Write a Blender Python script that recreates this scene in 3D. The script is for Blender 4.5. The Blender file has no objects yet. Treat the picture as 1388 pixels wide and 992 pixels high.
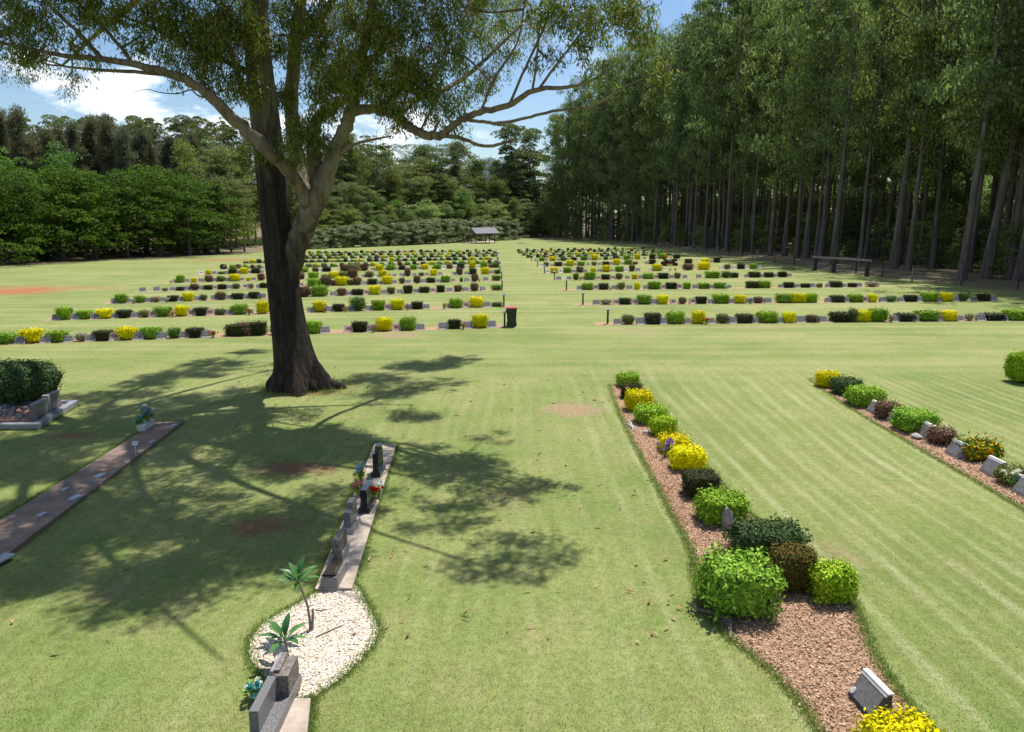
import bpy, bmesh, math, random
import numpy as np
from mathutils import Vector, Matrix

# ------------------------------------------------------------------ camera
S = bpy.context.scene
COL = S.collection
F, CX, CY, HC = 975.0, 694.0, 496.0, 5.4
PITCH = math.atan(196.0 / F)
cam = bpy.data.cameras.new('camera')
cam.angle = 2 * math.atan(694.0 / F)
cam.sensor_fit = 'HORIZONTAL'
cam.clip_start, cam.clip_end = 0.1, 12000
camo = bpy.data.objects.new('camera', cam)
camo.location = (0, 0, HC)
camo.rotation_euler = (math.pi / 2 - PITCH, 0, 0)
COL.objects.link(camo)
S.camera = camo

# ------------------------------------------------------------------ light
SUNV = Vector((0.25, 0.38, 1.0)).normalized()
EL = math.asin(SUNV.z)
AZ = math.atan2(SUNV.x, SUNV.y)
W = bpy.data.worlds.new('World')
S.world = W
W.use_nodes = True
wt = W.node_tree
wt.nodes.clear()
N = wt.nodes.new
wo, bg, sky = N('ShaderNodeOutputWorld'), N('ShaderNodeBackground'), N('ShaderNodeTexSky')
sky.sky_type = 'NISHITA'
sky.sun_disc = False
sky.sun_elevation, sky.sun_rotation = EL, AZ
sky.air_density, sky.dust_density, sky.ozone_density = 1.0, 0.6, 2.0
bg.inputs['Strength'].default_value = 0.09
# clouds: white cumulus low over the hills, laid out on the sky dome by direction
tc, sep = N('ShaderNodeTexCoord'), N('ShaderNodeSeparateXYZ')
wt.links.new(tc.outputs['Generated'], sep.inputs[0])
mp = N('ShaderNodeMapping')
mp.inputs['Scale'].default_value = (4.6, 4.6, 11.0)
mp.inputs['Location'].default_value = (12.3, 4.4, 1.5)
wt.links.new(tc.outputs['Generated'], mp.inputs[0])
nz = N('ShaderNodeTexNoise')
nz.inputs['Scale'].default_value = 1.0
nz.inputs['Detail'].default_value = 9.0
nz.inputs['Roughness'].default_value = 0.55
wt.links.new(mp.outputs[0], nz.inputs['Vector'])
rp = N('ShaderNodeValToRGB')
rp.color_ramp.elements[0].position, rp.color_ramp.elements[1].position = 0.535, 0.61
wt.links.new(nz.outputs['Fac'], rp.inputs[0])
mixc = N('ShaderNodeMix'); mixc.data_type = 'RGBA'
rx = N('ShaderNodeMapRange')                       # fewer clouds towards the east
rx.inputs['From Min'].default_value, rx.inputs['From Max'].default_value = -0.16, 0.02
rx.inputs['To Min'].default_value, rx.inputs['To Max'].default_value = 1.0, 0.12
wt.links.new(sep.outputs[0], rx.inputs['Value'])
cm = N('ShaderNodeMath'); cm.operation = 'MULTIPLY'
wt.links.new(rp.outputs[0], cm.inputs[0])
wt.links.new(rx.outputs[0], cm.inputs[1])
wt.links.new(cm.outputs[0], mixc.inputs[0])
sat = N('ShaderNodeHueSaturation')
sat.inputs['Saturation'].default_value = 1.12
wt.links.new(sky.outputs[0], sat.inputs['Color'])
wt.links.new(sat.outputs[0], mixc.inputs[6])
mixc.inputs[7].default_value = (11.0, 11.2, 11.6, 1)
wt.links.new(mixc.outputs[2], bg.inputs['Color'])
wt.links.new(bg.outputs[0], wo.inputs[0])
sl = bpy.data.lights.new('sun', 'SUN')
sl.energy, sl.angle, sl.color = 5.0, math.radians(0.5), (1.0, 0.95, 0.87)
so = bpy.data.objects.new('sun', sl)
so.rotation_euler = SUNV.to_track_quat('Z', 'Y').to_euler()
so.location = (20, 30, 80)
COL.objects.link(so)
S.view_settings.view_transform = 'Standard'
S.view_settings.look = 'None'
S.view_settings.exposure = 0.58
S.view_settings.gamma = 1.0
S.view_settings.use_curve_mapping = False
S.cycles.max_bounces = 4
S.cycles.diffuse_bounces = 3
S.cycles.glossy_bounces = 2
S.cycles.transmission_bounces = 2
S.cycles.transparent_max_bounces = 4

# ------------------------------------------------------------------ helpers
RNG = np.random.default_rng(7)
random.seed(7)
cp, sp_ = math.cos(PITCH), math.sin(PITCH)

def ray(px, py):
    u, v = (px - CX) / F, (CY - py) / F
    return Vector((u, cp + v * sp_, -sp_ + v * cp))

def G(px, py, z=0.0):
    d = ray(px, py)
    return Vector((0, 0, HC)) + d * ((z - HC) / d.z)

def U(px, py, Y):
    d = ray(px, py)
    return Vector((0, 0, HC)) + d * (Y / d.y)

def mpx(p):
    """metres per photo pixel at a point"""
    return (p.y * cp + (HC - p.z) * sp_) / F

ONES = ['', 'first', 'second', 'third', 'fourth', 'fifth', 'sixth', 'seventh', 'eighth', 'ninth', 'tenth', 'eleventh', 'twelfth',
        'thirteenth', 'fourteenth', 'fifteenth', 'sixteenth', 'seventeenth', 'eighteenth', 'nineteenth']
def ordinal(n):
    if n < 20: return ONES[n]
    t = ['', '', 'twent', 'thirt', 'fort', 'fift'][n // 10]
    return t + ('ieth' if n % 10 == 0 else 'y-' + ONES[n % 10])

def tag(o, label, cat, group=None, kind=None):
    if label: o['label'] = label
    if cat: o['category'] = cat
    if group: o['group'] = group
    if kind: o['kind'] = kind
    return o

def structure(o):
    o['kind'] = 'structure'
    return o

def empty(name, loc, rz=0.0):
    o = bpy.data.objects.new(name, None)
    o.empty_display_size = 0.2
    o.location = loc
    o.rotation_euler = (0, 0, rz)
    COL.objects.link(o)
    return o

def link(name, me, parent=None, loc=(0, 0, 0), rz=0.0, scale=(1, 1, 1)):
    o = bpy.data.objects.new(name, me)
    o.location = loc
    o.rotation_euler = (0, 0, rz)
    o.scale = scale
    if parent is not None: o.parent = parent
    COL.objects.link(o)
    return o

def copy_thing(src, loc, rz=0.0, scale=None):
    c = src.copy()
    COL.objects.link(c)
    c.location = loc
    c.rotation_euler = (0, 0, rz)
    if scale is not None: c.scale = scale
    for ch in src.children:
        d = ch.copy()
        COL.objects.link(d)
        d.parent = c
        for g in ch.children:
            e = g.copy()
            COL.objects.link(e)
            e.parent = d
    return c

class MB:
    """collects geometry (numpy) and links it as one mesh object"""
    def __init__(s):
        s.v, s.f, s.m, s.n = [], [], [], 0
    def add(s, v, f, m=0):
        v = np.asarray(v, dtype=np.float64).reshape(-1, 3)
        f = np.asarray(f, dtype=np.int64) + s.n
        if f.shape[1] == 3: f = np.concatenate([f, -np.ones((len(f), 1), dtype=np.int64)], 1)
        s.v.append(v); s.f.append(f); s.m.append(np.full(len(f), m)); s.n += len(v)
    def box(s, c, d, m=0, rot=None, top=1.0, off=(0, 0)):
        """c: centre of base, d: dims; top: taper; off: shift of the top face"""
        x, y, z = d[0] / 2, d[1] / 2, d[2]
        v = np.array([(-x, -y, 0), (x, -y, 0), (x, y, 0), (-x, y, 0),
                      (-x * top + off[0], -y * top + off[1], z), (x * top + off[0], -y * top + off[1], z),
                      (x * top + off[0], y * top + off[1], z), (-x * top + off[0], y * top + off[1], z)], float)
        if rot is not None: v = v @ np.array(rot.to_3x3()).T
        s.add(v + np.array(c), [(3, 2, 1, 0), (4, 5, 6, 7), (0, 1, 5, 4), (1, 2, 6, 5), (2, 3, 7, 6), (3, 0, 4, 7)], m)
    def tube(s, pts, rad, n=8, m=0, cap=True):
        P = np.array([tuple(p) for p in pts], float)
        R = np.broadcast_to(np.asarray(rad, float), (len(P),))
        T = np.gradient(P, axis=0)
        T /= np.linalg.norm(T, axis=1, keepdims=True) + 1e-12
        a = np.array([0, 0, 1.0]) if abs(T[0][2]) < 0.9 else np.array([1.0, 0, 0])
        u = np.cross(T[0], a); u /= np.linalg.norm(u)
        ang = np.linspace(0, 2 * np.pi, n, endpoint=False)
        V = []
        for i in range(len(P)):
            u = u - T[i] * np.dot(u, T[i]); u /= np.linalg.norm(u) + 1e-12
            w = np.cross(T[i], u)
            V.append(P[i] + R[i] * (np.cos(ang)[:, None] * u + np.sin(ang)[:, None] * w))
        V = np.concatenate(V)
        k = np.arange(n)
        F_ = []
        for i in range(len(P) - 1):
            F_.append(np.stack([i * n + k, i * n + (k + 1) % n, (i + 1) * n + (k + 1) % n, (i + 1) * n + k], 1))
        F_ = np.concatenate(F_)
        s.add(V, F_, m)
        if cap:
            s.add(np.concatenate([V[:n], P[:1]]), np.stack([(k + 1) % n, k, np.full(n, n)], 1), m)
            s.add(np.concatenate([V[-n:], P[-1:]]), np.stack([k, (k + 1) % n, np.full(n, n)], 1), m)
    def leaves(s, c, a, L, Wd, m=0, side=None):
        """diamond leaves: c centres (N,3), a axes (N,3), L/Wd sizes"""
        Nn = len(c)
        a = a / (np.linalg.norm(a, axis=1, keepdims=True) + 1e-9)
        r = RNG.normal(size=(Nn, 3)) if side is None else side + RNG.normal(size=(Nn, 3)) * 0.25
        sd = r - a * np.sum(r * a, 1, keepdims=True)
        sd /= np.linalg.norm(sd, axis=1, keepdims=True) + 1e-9
        L = np.broadcast_to(np.asarray(L, float), (Nn,))[:, None]
        Wd = np.broadcast_to(np.asarray(Wd, float), (Nn,))[:, None]
        nn = np.cross(a, sd)
        v = np.stack([c - a * L / 2, c + sd * Wd / 2 + nn * Wd * .15 - a * L * .08, c + a * L / 2, c - sd * Wd / 2 + nn * Wd * .15 - a * L * .08], 1).reshape(-1, 3)
        s.add(v, np.arange(4 * Nn).reshape(-1, 4), m)
    def mesh(s, name, mats, smooth=False):
        me = bpy.data.meshes.new(name)
        V = np.concatenate(s.v); Fq = np.concatenate(s.f); M = np.concatenate(s.m)
        tri = Fq[:, 3] < 0
        cnt = np.where(tri, 3, 4)
        li = Fq.reshape(-1); li = li[li >= 0]
        st = np.concatenate([[0], np.cumsum(cnt)[:-1]])
        me.vertices.add(len(V)); me.loops.add(len(li)); me.polygons.add(len(Fq))
        me.vertices.foreach_set('co', V.astype(np.float32).ravel())
        me.loops.foreach_set('vertex_index', li.astype(np.int32))
        me.polygons.foreach_set('loop_start', st.astype(np.int32))
        for mt in (mats if isinstance(mats, (list, tuple)) else [mats]): me.materials.append(mt)
        me.polygons.foreach_set('material_index', M.astype(np.int32))
        me.update(calc_edges=True)
        me.validate()
        me.polygons.foreach_set('use_smooth', np.full(len(me.polygons), bool(smooth)))
        return me
    def build(s, name, mats, parent=None, smooth=False, loc=(0, 0, 0), rz=0.0):
        return link(name, s.mesh(name, mats, smooth), parent, loc, rz)

def curve(pts, n):
    """Catmull-Rom through control points (rows of any width)"""
    P = np.array([tuple(p) for p in pts], float)
    P = np.concatenate([2 * P[:1] - P[1:2], P, 2 * P[-1:] - P[-2:-1]])
    out = []
    for i in range(1, len(P) - 2):
        t = np.linspace(0, 1, n, endpoint=False)[:, None]
        a, b, c, d = P[i - 1], P[i], P[i + 1], P[i + 2]
        out.append(0.5 * ((2 * b) + (c - a) * t + (2 * a - 5 * b + 4 * c - d) * t ** 2 + (3 * b - a - 3 * c + d) * t ** 3))
    out.append(P[-2:-1])
    return np.concatenate(out)

# ------------------------------------------------------------------ materials
def new_mat(name):
    m = bpy.data.materials.new(name)
    m.use_nodes = True
    nt = m.node_tree
    nt.nodes.clear()
    o = nt.nodes.new('ShaderNodeOutputMaterial')
    return m, nt, o

def nd(nt, typ, **kw):
    n = nt.nodes.new(typ)
    for k, v in kw.items():
        if hasattr(n, k) and k not in ('Scale',): setattr(n, k, v)
        else: n.inputs[k.replace('_', ' ')].default_value = v
    return n

def ramp(nt, fac, stops):
    r = nt.nodes.new('ShaderNodeValToRGB')
    e = r.color_ramp.elements
    while len(e) < len(stops): e.new(0.5)
    for x, (p, c) in zip(e, stops):
        x.position = p
        x.color = (c[0], c[1], c[2], 1)
    if fac is not None: nt.links.new(fac, r.inputs[0])
    return r

def mth(nt, op, a, b=None, c=None, clamp=False):
    n = nt.nodes.new('ShaderNodeMath')
    n.operation = op
    n.use_clamp = clamp
    for i, x in enumerate((a, b, c)):
        if x is None: continue
        if isinstance(x, (int, float)): n.inputs[i].default_value = x
        else: nt.links.new(x, n.inputs[i])
    return n.outputs[0]

def mixrgb(nt, fac, a, b, mode='MIX'):
    n = nt.nodes.new('ShaderNodeMix')
    n.data_type = 'RGBA'
    n.blend_type = mode
    for i, x in ((0, fac), (6, a), (7, b)):
        if isinstance(x, (int, float)): n.inputs[i].default_value = x
        elif isinstance(x, tuple): n.inputs[i].default_value = (x[0], x[1], x[2], 1)
        else: nt.links.new(x, n.inputs[i])
    return n.outputs[2]

def noise(nt, vec, scale, detail=4, rough=0.55, dist=0.0):
    n = nt.nodes.new('ShaderNodeTexNoise')
    n.inputs['Scale'].default_value = scale
    n.inputs['Detail'].default_value = detail
    n.inputs['Roughness'].default_value = rough
    n.inputs['Distortion'].default_value = dist
    if vec is not None: nt.links.new(vec, n.inputs['Vector'])
    return n.outputs['Fac']

def leaf_mat(name, stops, trans=0.3, rough=0.5, spec=0.3, objvar=0.25):
    m, nt, o = new_mat(name)
    g = nt.nodes.new('ShaderNodeNewGeometry')
    oi = nt.nodes.new('ShaderNodeObjectInfo')
    r = ramp(nt, g.outputs['Random Per Island'], [(i / (len(stops) - 1), c) for i, c in enumerate(stops)])
    hs = nt.nodes.new('ShaderNodeHueSaturation')
    nt.links.new(r.outputs[0], hs.inputs['Color'])
    nt.links.new(mth(nt, 'MULTIPLY_ADD', oi.outputs['Random'], 2 * objvar, 1 - objvar), hs.inputs['Value'])
    rnd2 = mth(nt, 'FRACT', mth(nt, 'MULTIPLY', oi.outputs['Random'], 17.31))
    hv = 0.05 if objvar >= .25 else 0.012
    nt.links.new(mth(nt, 'MULTIPLY_ADD', rnd2, hv, 0.5 - hv / 2), hs.inputs['Hue'])
    nt.links.new(mth(nt, 'MULTIPLY_ADD', rnd2, -0.3 if objvar >= .25 else -0.08, 1.1), hs.inputs['Saturation'])
    p = nd(nt, 'ShaderNodeBsdfPrincipled', Roughness=rough)
    p.inputs['Specular IOR Level'].default_value = spec
    nt.links.new(hs.outputs[0], p.inputs['Base Color'])
    t = nt.nodes.new('ShaderNodeBsdfTranslucent')
    br = mixrgb(nt, 1.0, hs.outputs[0], (1.0, 1.2, 0.75), 'MULTIPLY')
    nt.links.new(br, t.inputs['Color'])
    ms = nt.nodes.new('ShaderNodeMixShader')
    ms.inputs[0].default_value = trans
    nt.links.new(p.outputs[0], ms.inputs[1])
    nt.links.new(t.outputs[0], ms.inputs[2])
    nt.links.new(ms.outputs[0], o.inputs[0])
    return m

def noisy_mat(name, stops, scale=8.0, rough=0.8, bump=0.3, stretch=(1, 1, 1), bscale=None, spec=0.3, detail=6, dist=0.0, coord='Object', bdist=0.02):
    m, nt, o = new_mat(name)
    t = nt.nodes.new('ShaderNodeTexCoord')
    mpn = nt.nodes.new('ShaderNodeMapping')
    mpn.inputs['Scale'].default_value = stretch
    nt.links.new(t.outputs[coord], mpn.inputs[0])
    f = noise(nt, mpn.outputs[0], scale, detail, 0.6, dist)
    r = ramp(nt, f, stops)
    p = nd(nt, 'ShaderNodeBsdfPrincipled', Roughness=rough)
    p.inputs['Specular IOR Level'].default_value = spec
    nt.links.new(r.outputs[0], p.inputs['Base Color'])
    if bump:
        b = nt.nodes.new('ShaderNodeBump')
        b.inputs['Strength'].default_value = bump
        b.inputs['Distance'].default_value = bdist
        nt.links.new(noise(nt, mpn.outputs[0], bscale or scale * 2, 5, 0.65, dist), b.inputs['Height'])
        nt.links.new(b.outputs[0], p.inputs['Normal'])
    nt.links.new(p.outputs[0], o.inputs[0])
    return m

def plain(name, c, rough=0.6, spec=0.4, metal=0.0):
    """plain paint with a little unevenness"""
    return noisy_mat(name, [(0.3, tuple(x * 0.85 for x in c)), (0.7, tuple(min(1, x * 1.12) for x in c))], 6.0, rough, 0.05, spec=spec)

M = {}
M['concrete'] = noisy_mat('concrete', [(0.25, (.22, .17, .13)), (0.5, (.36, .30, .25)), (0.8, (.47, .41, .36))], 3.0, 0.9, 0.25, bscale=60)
M['brown_concrete'] = noisy_mat('dark_brown_concrete', [(0.25, (.13, .092, .070)), (0.5, (.215, .155, .118)), (0.8, (.31, .235, .185))], 2.2, 0.9, 0.25, bscale=50)  # darker, browner version of the concrete
M['marker_grey'] = noisy_mat('grey_stone', [(0.3, (.23, .212, .205)), (0.7, (.37, .345, .335))], 9, 0.75, 0.1)
M['marker_stone'] = noisy_mat('charcoal_stone', [(0.3, (.045, .043, .045)), (0.7, (.085, .082, .085))], 12, 0.7, 0.1)
M['marker_dark'] = noisy_mat('dark_plaque', [(0.3, (.10, .095, .095)), (0.7, (.19, .18, .18))], 14, 0.45, 0.1, spec=0.5)
M['marker_pink'] = noisy_mat('pink_stone', [(0.3, (.36, .25, .22)), (0.7, (.50, .36, .32))], 9, 0.8, 0.1)
M['marker_white'] = noisy_mat('pale_stone', [(0.3, (.48, .48, .47)), (0.7, (.66, .66, .64))], 9, 0.7, 0.1)
M['bronze'] = noisy_mat('bronze_plate', [(0.3, (.10, .05, .04)), (0.7, (.19, .10, .08))], 20, 0.4, 0.1, spec=0.6)
M['edge_white'] = noisy_mat('pale_edge', [(0.3, (.42, .42, .42)), (0.7, (.58, .58, .57))], 20, 0.6, 0.1)
M['granite_black'] = noisy_mat('black_granite', [(0.4, (.010, .010, .012)), (0.75, (.035, .035, .04))], 120, 0.09, 0.0, spec=0.6)
M['granite_grey'] = noisy_mat('grey_granite', [(0.35, (.07, .07, .075)), (0.55, (.16, .155, .16)), (0.75, (.26, .25, .25))], 70, 0.35, 0.03, spec=0.5)
M['rough_stone'] = noisy_mat('rough_split_stone', [(0.3, (.10, .085, .075)), (0.55, (.22, .19, .17)), (0.8, (.38, .34, .31))], 16, 0.9, 0.9, bscale=22, bdist=0.05)
M['granite_blue'] = noisy_mat('blue_grey_granite', [(0.35, (.15, .16, .18)), (0.7, (.36, .37, .40))], 60, 0.3, 0.02, spec=0.5)
M['timber_dark'] = noisy_mat('dark_timber', [(0.3, (.030, .026, .024)), (0.7, (.075, .065, .06))], 6, 0.85, 0.5, stretch=(4, 4, 1))
M['timber_grey'] = noisy_mat('grey_timber', [(0.3, (.15, .14, .135)), (0.7, (.27, .26, .25))], 8, 0.85, 0.4, stretch=(1, 4, 4))
M['timber_red'] = noisy_mat('red_brown_timber', [(0.3, (.12, .04, .025)), (0.7, (.22, .08, .05))], 6, 0.7, 0.2, stretch=(4, 4, 1))
M['roof_metal'] = noisy_mat('grey_roof_sheet', [(0.3, (.13, .13, .145)), (0.7, (.18, .18, .195))], 4, 0.7, 0.05, spec=0.2)
M['post'] = noisy_mat('dark_post', [(0.3, (.03, .035, .03)), (0.7, (.06, .065, .055))], 10, 0.7, 0.2)
M['post_sign'] = plain('post_sign', (.13, .135, .15), 0.6, 0.25)
M['bin_green'] = plain('dark_green_plastic', (.012, .028, .018), 0.4, 0.5)
M['bin_red'] = plain('red_plastic', (.38, .035, .035), 0.4, 0.5)
M['rubber'] = plain('black_rubber', (.015, .015, .015), 0.8)
M['bark_dark'] = noisy_mat('rough_dark_bark', [(0.25, (.018, .013, .010)), (0.5, (.055, .040, .031)), (0.75, (.12, .09, .072))], 5.5, 0.95, 1.0, stretch=(1.6, 1.6, .22), bscale=9, bdist=0.09, dist=0.6)
M['bark_smooth'] = noisy_mat('smooth_gum_bark', [(0.25, (.06, .045, .033)), (0.42, (.135, .10, .072)), (0.58, (.22, .175, .125)), (0.72, (.15, .09, .062)), (0.85, (.26, .22, .17))], 1.8, 0.75, 0.5, stretch=(1.5, 1.5, .55), bscale=10, dist=1.2)
M['bark_pale'] = noisy_mat('pale_bark', [(0.25, (.10, .085, .07)), (0.55, (.22, .19, .16)), (0.8, (.32, .29, .25))], 1.2, 0.8, 0.4, stretch=(1, 1, .35), dist=1.0)
M['bark_forest'] = noisy_mat('forest_bark', [(0.25, (.048, .041, .035)), (0.55, (.125, .106, .094)), (0.8, (.26, .23, .20))], 1.5, 0.95, 0.6, stretch=(1.5, 1.5, .25), dist=0.6)
M['twig'] = noisy_mat('twig', [(0.3, (.11, .08, .06)), (0.7, (.2, .155, .12))], 5, 0.8, 0.1)
M['mulch'] = noisy_mat('bark_mulch', [(0.25, (.17, .095, .058)), (0.5, (.35, .215, .135)), (0.75, (.52, .365, .25))], 30, 0.95, 0.9, bscale=40, bdist=0.04, coord='Object', detail=8)
M['pebble_base'] = noisy_mat('white_gravel', [(0.2, (.42, .33, .27)), (0.45, (.62, .56, .51)), (0.75, (.78, .74, .71))], 32, 0.8, 0.9, bscale=45, bdist=0.03)
M['forest_floor'] = noisy_mat('leaf_litter_ground', [(0.25, (.07, .05, .034)), (0.48, (.17, .125, .08)), (0.60, (.12, .135, .05)), (0.82, (.34, .26, .18))], 0.35, 1.0, 0.5, bscale=3, detail=10)
M['gravel_red'] = noisy_mat('red_gravel', [(0.3, (.16, .085, .065)), (0.7, (.30, .18, .15))], 40, 0.9, 0.6, bscale=50)

GUM = [(.055, .095, .020), (.10, .155, .032), (.15, .21, .045), (.20, .24, .07), (.28, .29, .12), (.34, .24, .09)]
M['leaf_gum'] = leaf_mat('gum_leaves', GUM, 0.38, 0.45, 0.22, 0.0)
M['leaf_euc'] = leaf_mat('eucalypt_leaves', [(.062, .095, .032), (.118, .162, .052), (.185, .23, .08), (.27, .30, .135)], 0.47, 0.6, 0.12, 0.3)
M['leaf_olive'] = leaf_mat('olive_leaves', [(.075, .105, .036), (.12, .155, .05), (.175, .205, .075), (.22, .215, .10)], 0.35, 0.6, 0.2, 0.25)
M['leaf_mixed'] = leaf_mat('mixed_wood_leaves', [(.085, .125, .036), (.14, .185, .05), (.20, .24, .07), (.25, .26, .10)], 0.4, 0.6, 0.2, 0.3)
M['leaf_broad'] = leaf_mat('broad_leaves', [(.035, .070, .012), (.065, .115, .02), (.105, .17, .03), (.155, .215, .055)], 0.35, 0.65, 0.12, 0.2)
M['leaf_oak'] = leaf_mat('sheoak_needles', [(.075, .082, .044), (.115, .116, .062), (.155, .148, .085), (.20, .18, .11)], 0.35, 0.6, 0.2, 0.25)
M['leaf_light'] = leaf_mat('light_leaves', [(.06, .13, .025), (.10, .19, .04), (.15, .24, .055)], 0.35, 0.5, 0.3, 0.2)
M['leaf_hedge'] = leaf_mat('hedge_leaves', [(.10, .14, .06), (.16, .205, .095), (.25, .285, .155), (.40, .40, .27)], 0.25, 0.4, 0.4, 0.15)
M['leaf_under'] = leaf_mat('understorey_leaves', [(.13, .19, .06), (.21, .27, .09), (.31, .35, .15)], 0.5, 0.6, 0.15, 0.25)
M['G'] = leaf_mat('green_shrub_leaves', [(.09, .185, .02), (.165, .30, .03), (.26, .41, .05), (.37, .50, .085)], 0.10, 0.65, 0.10, 0.18)
M['D'] = leaf_mat('dark_shrub_leaves', [(.018, .030, .012), (.035, .052, .018), (.06, .068, .025), (.085, .065, .035)], 0.10, 0.65, 0.10, 0.25)
M['Y'] = leaf_mat('golden_shrub_leaves', [(.42, .44, .012), (.66, .60, .012), (.80, .70, .015), (.84, .70, .02), (.34, .40, .02)], 0.10, 0.65, 0.10, 0.12)
M['O'] = leaf_mat('olive_shrub_leaves', [(.08, .12, .03), (.13, .17, .045), (.19, .21, .07), (.20, .15, .085)], 0.10, 0.65, 0.10, 0.25)
M['B'] = leaf_mat('bronze_shrub_leaves', [(.10, .055, .04), (.16, .085, .065), (.20, .12, .09), (.12, .11, .05)], 0.10, 0.65, 0.10, 0.2)
M['P'] = leaf_mat('pale_shrub_leaves', [(.20, .17, .13), (.30, .25, .20), (.18, .19, .10), (.36, .30, .25)], 0.2, 0.6, 0.2, 0.2)
M['BG'] = leaf_mat('rusty_shrub_leaves', [(.04, .055, .015), (.08, .09, .02), (.14, .11, .03), (.20, .10, .03)], 0.10, 0.65, 0.10, 0.0)
M['YG'] = leaf_mat('lime_shrub_leaves', [(.11, .24, .02), (.24, .40, .035), (.38, .52, .06), (.50, .55, .08)], 0.10, 0.65, 0.10, 0.0)
M['OG'] = leaf_mat('deep_green_shrub_leaves', [(.03, .06, .022), (.05, .09, .03), (.075, .12, .045), (.10, .14, .06)], 0.10, 0.65, 0.10, 0.0)
M['CR'] = leaf_mat('variegated_shrub_leaves', [(.03, .08, .015), (.05, .12, .02), (.09, .17, .02), (.55, .42, .02), (.55, .20, .02)], 0.10, 0.65, 0.10, 0.0)
M['frangi'] = leaf_mat('frangipani_leaves', [(.05, .13, .045), (.09, .20, .06), (.13, .26, .09)], 0.25, 0.35, 0.4, 0.0)
M['frangi_stem'] = noisy_mat('frangipani_stem', [(0.3, (.16, .13, .10)), (0.7, (.26, .22, .18))], 10, 0.8, 0.2)
for k, c in dict(pink=(.62, .22, .30), white=(.78, .76, .72), red=(.55, .05, .04), purple=(.35, .2, .5), yellow=(.7, .5, .05), blue=(.26, .36, .52), teal=(.12, .36, .38)).items():
    M['fl_' + k] = leaf_mat('petals_' + k, [tuple(x * .7 for x in c), c, tuple(min(.85, x * 1.2) for x in c)], 0.25, 0.6, 0.2, 0.05)
M['chip'] = leaf_mat('bark_chips', [(.12, .068, .042), (.31, .185, .115), (.46, .31, .21), (.62, .48, .36)], 0.0, 0.9, 0.2, 0.0)
M['pebble'] = leaf_mat('white_pebbles', [(.36, .26, .19), (.56, .47, .38), (.68, .60, .51), (.74, .67, .58)], 0.0, 0.7, 0.3, 0.0)
M['blade'] = leaf_mat('grass_blades', [(.145, .21, .056), (.19, .255, .074), (.24, .29, .10), (.31, .32, .15)], 0.55, 0.55, 0.25, 0.0)
M['dry_leaf'] = leaf_mat('fallen_leaves', [(.16, .10, .05), (.30, .2, .11), (.42, .32, .2)], 0.1, 0.8, 0.2, 0.0)

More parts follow.
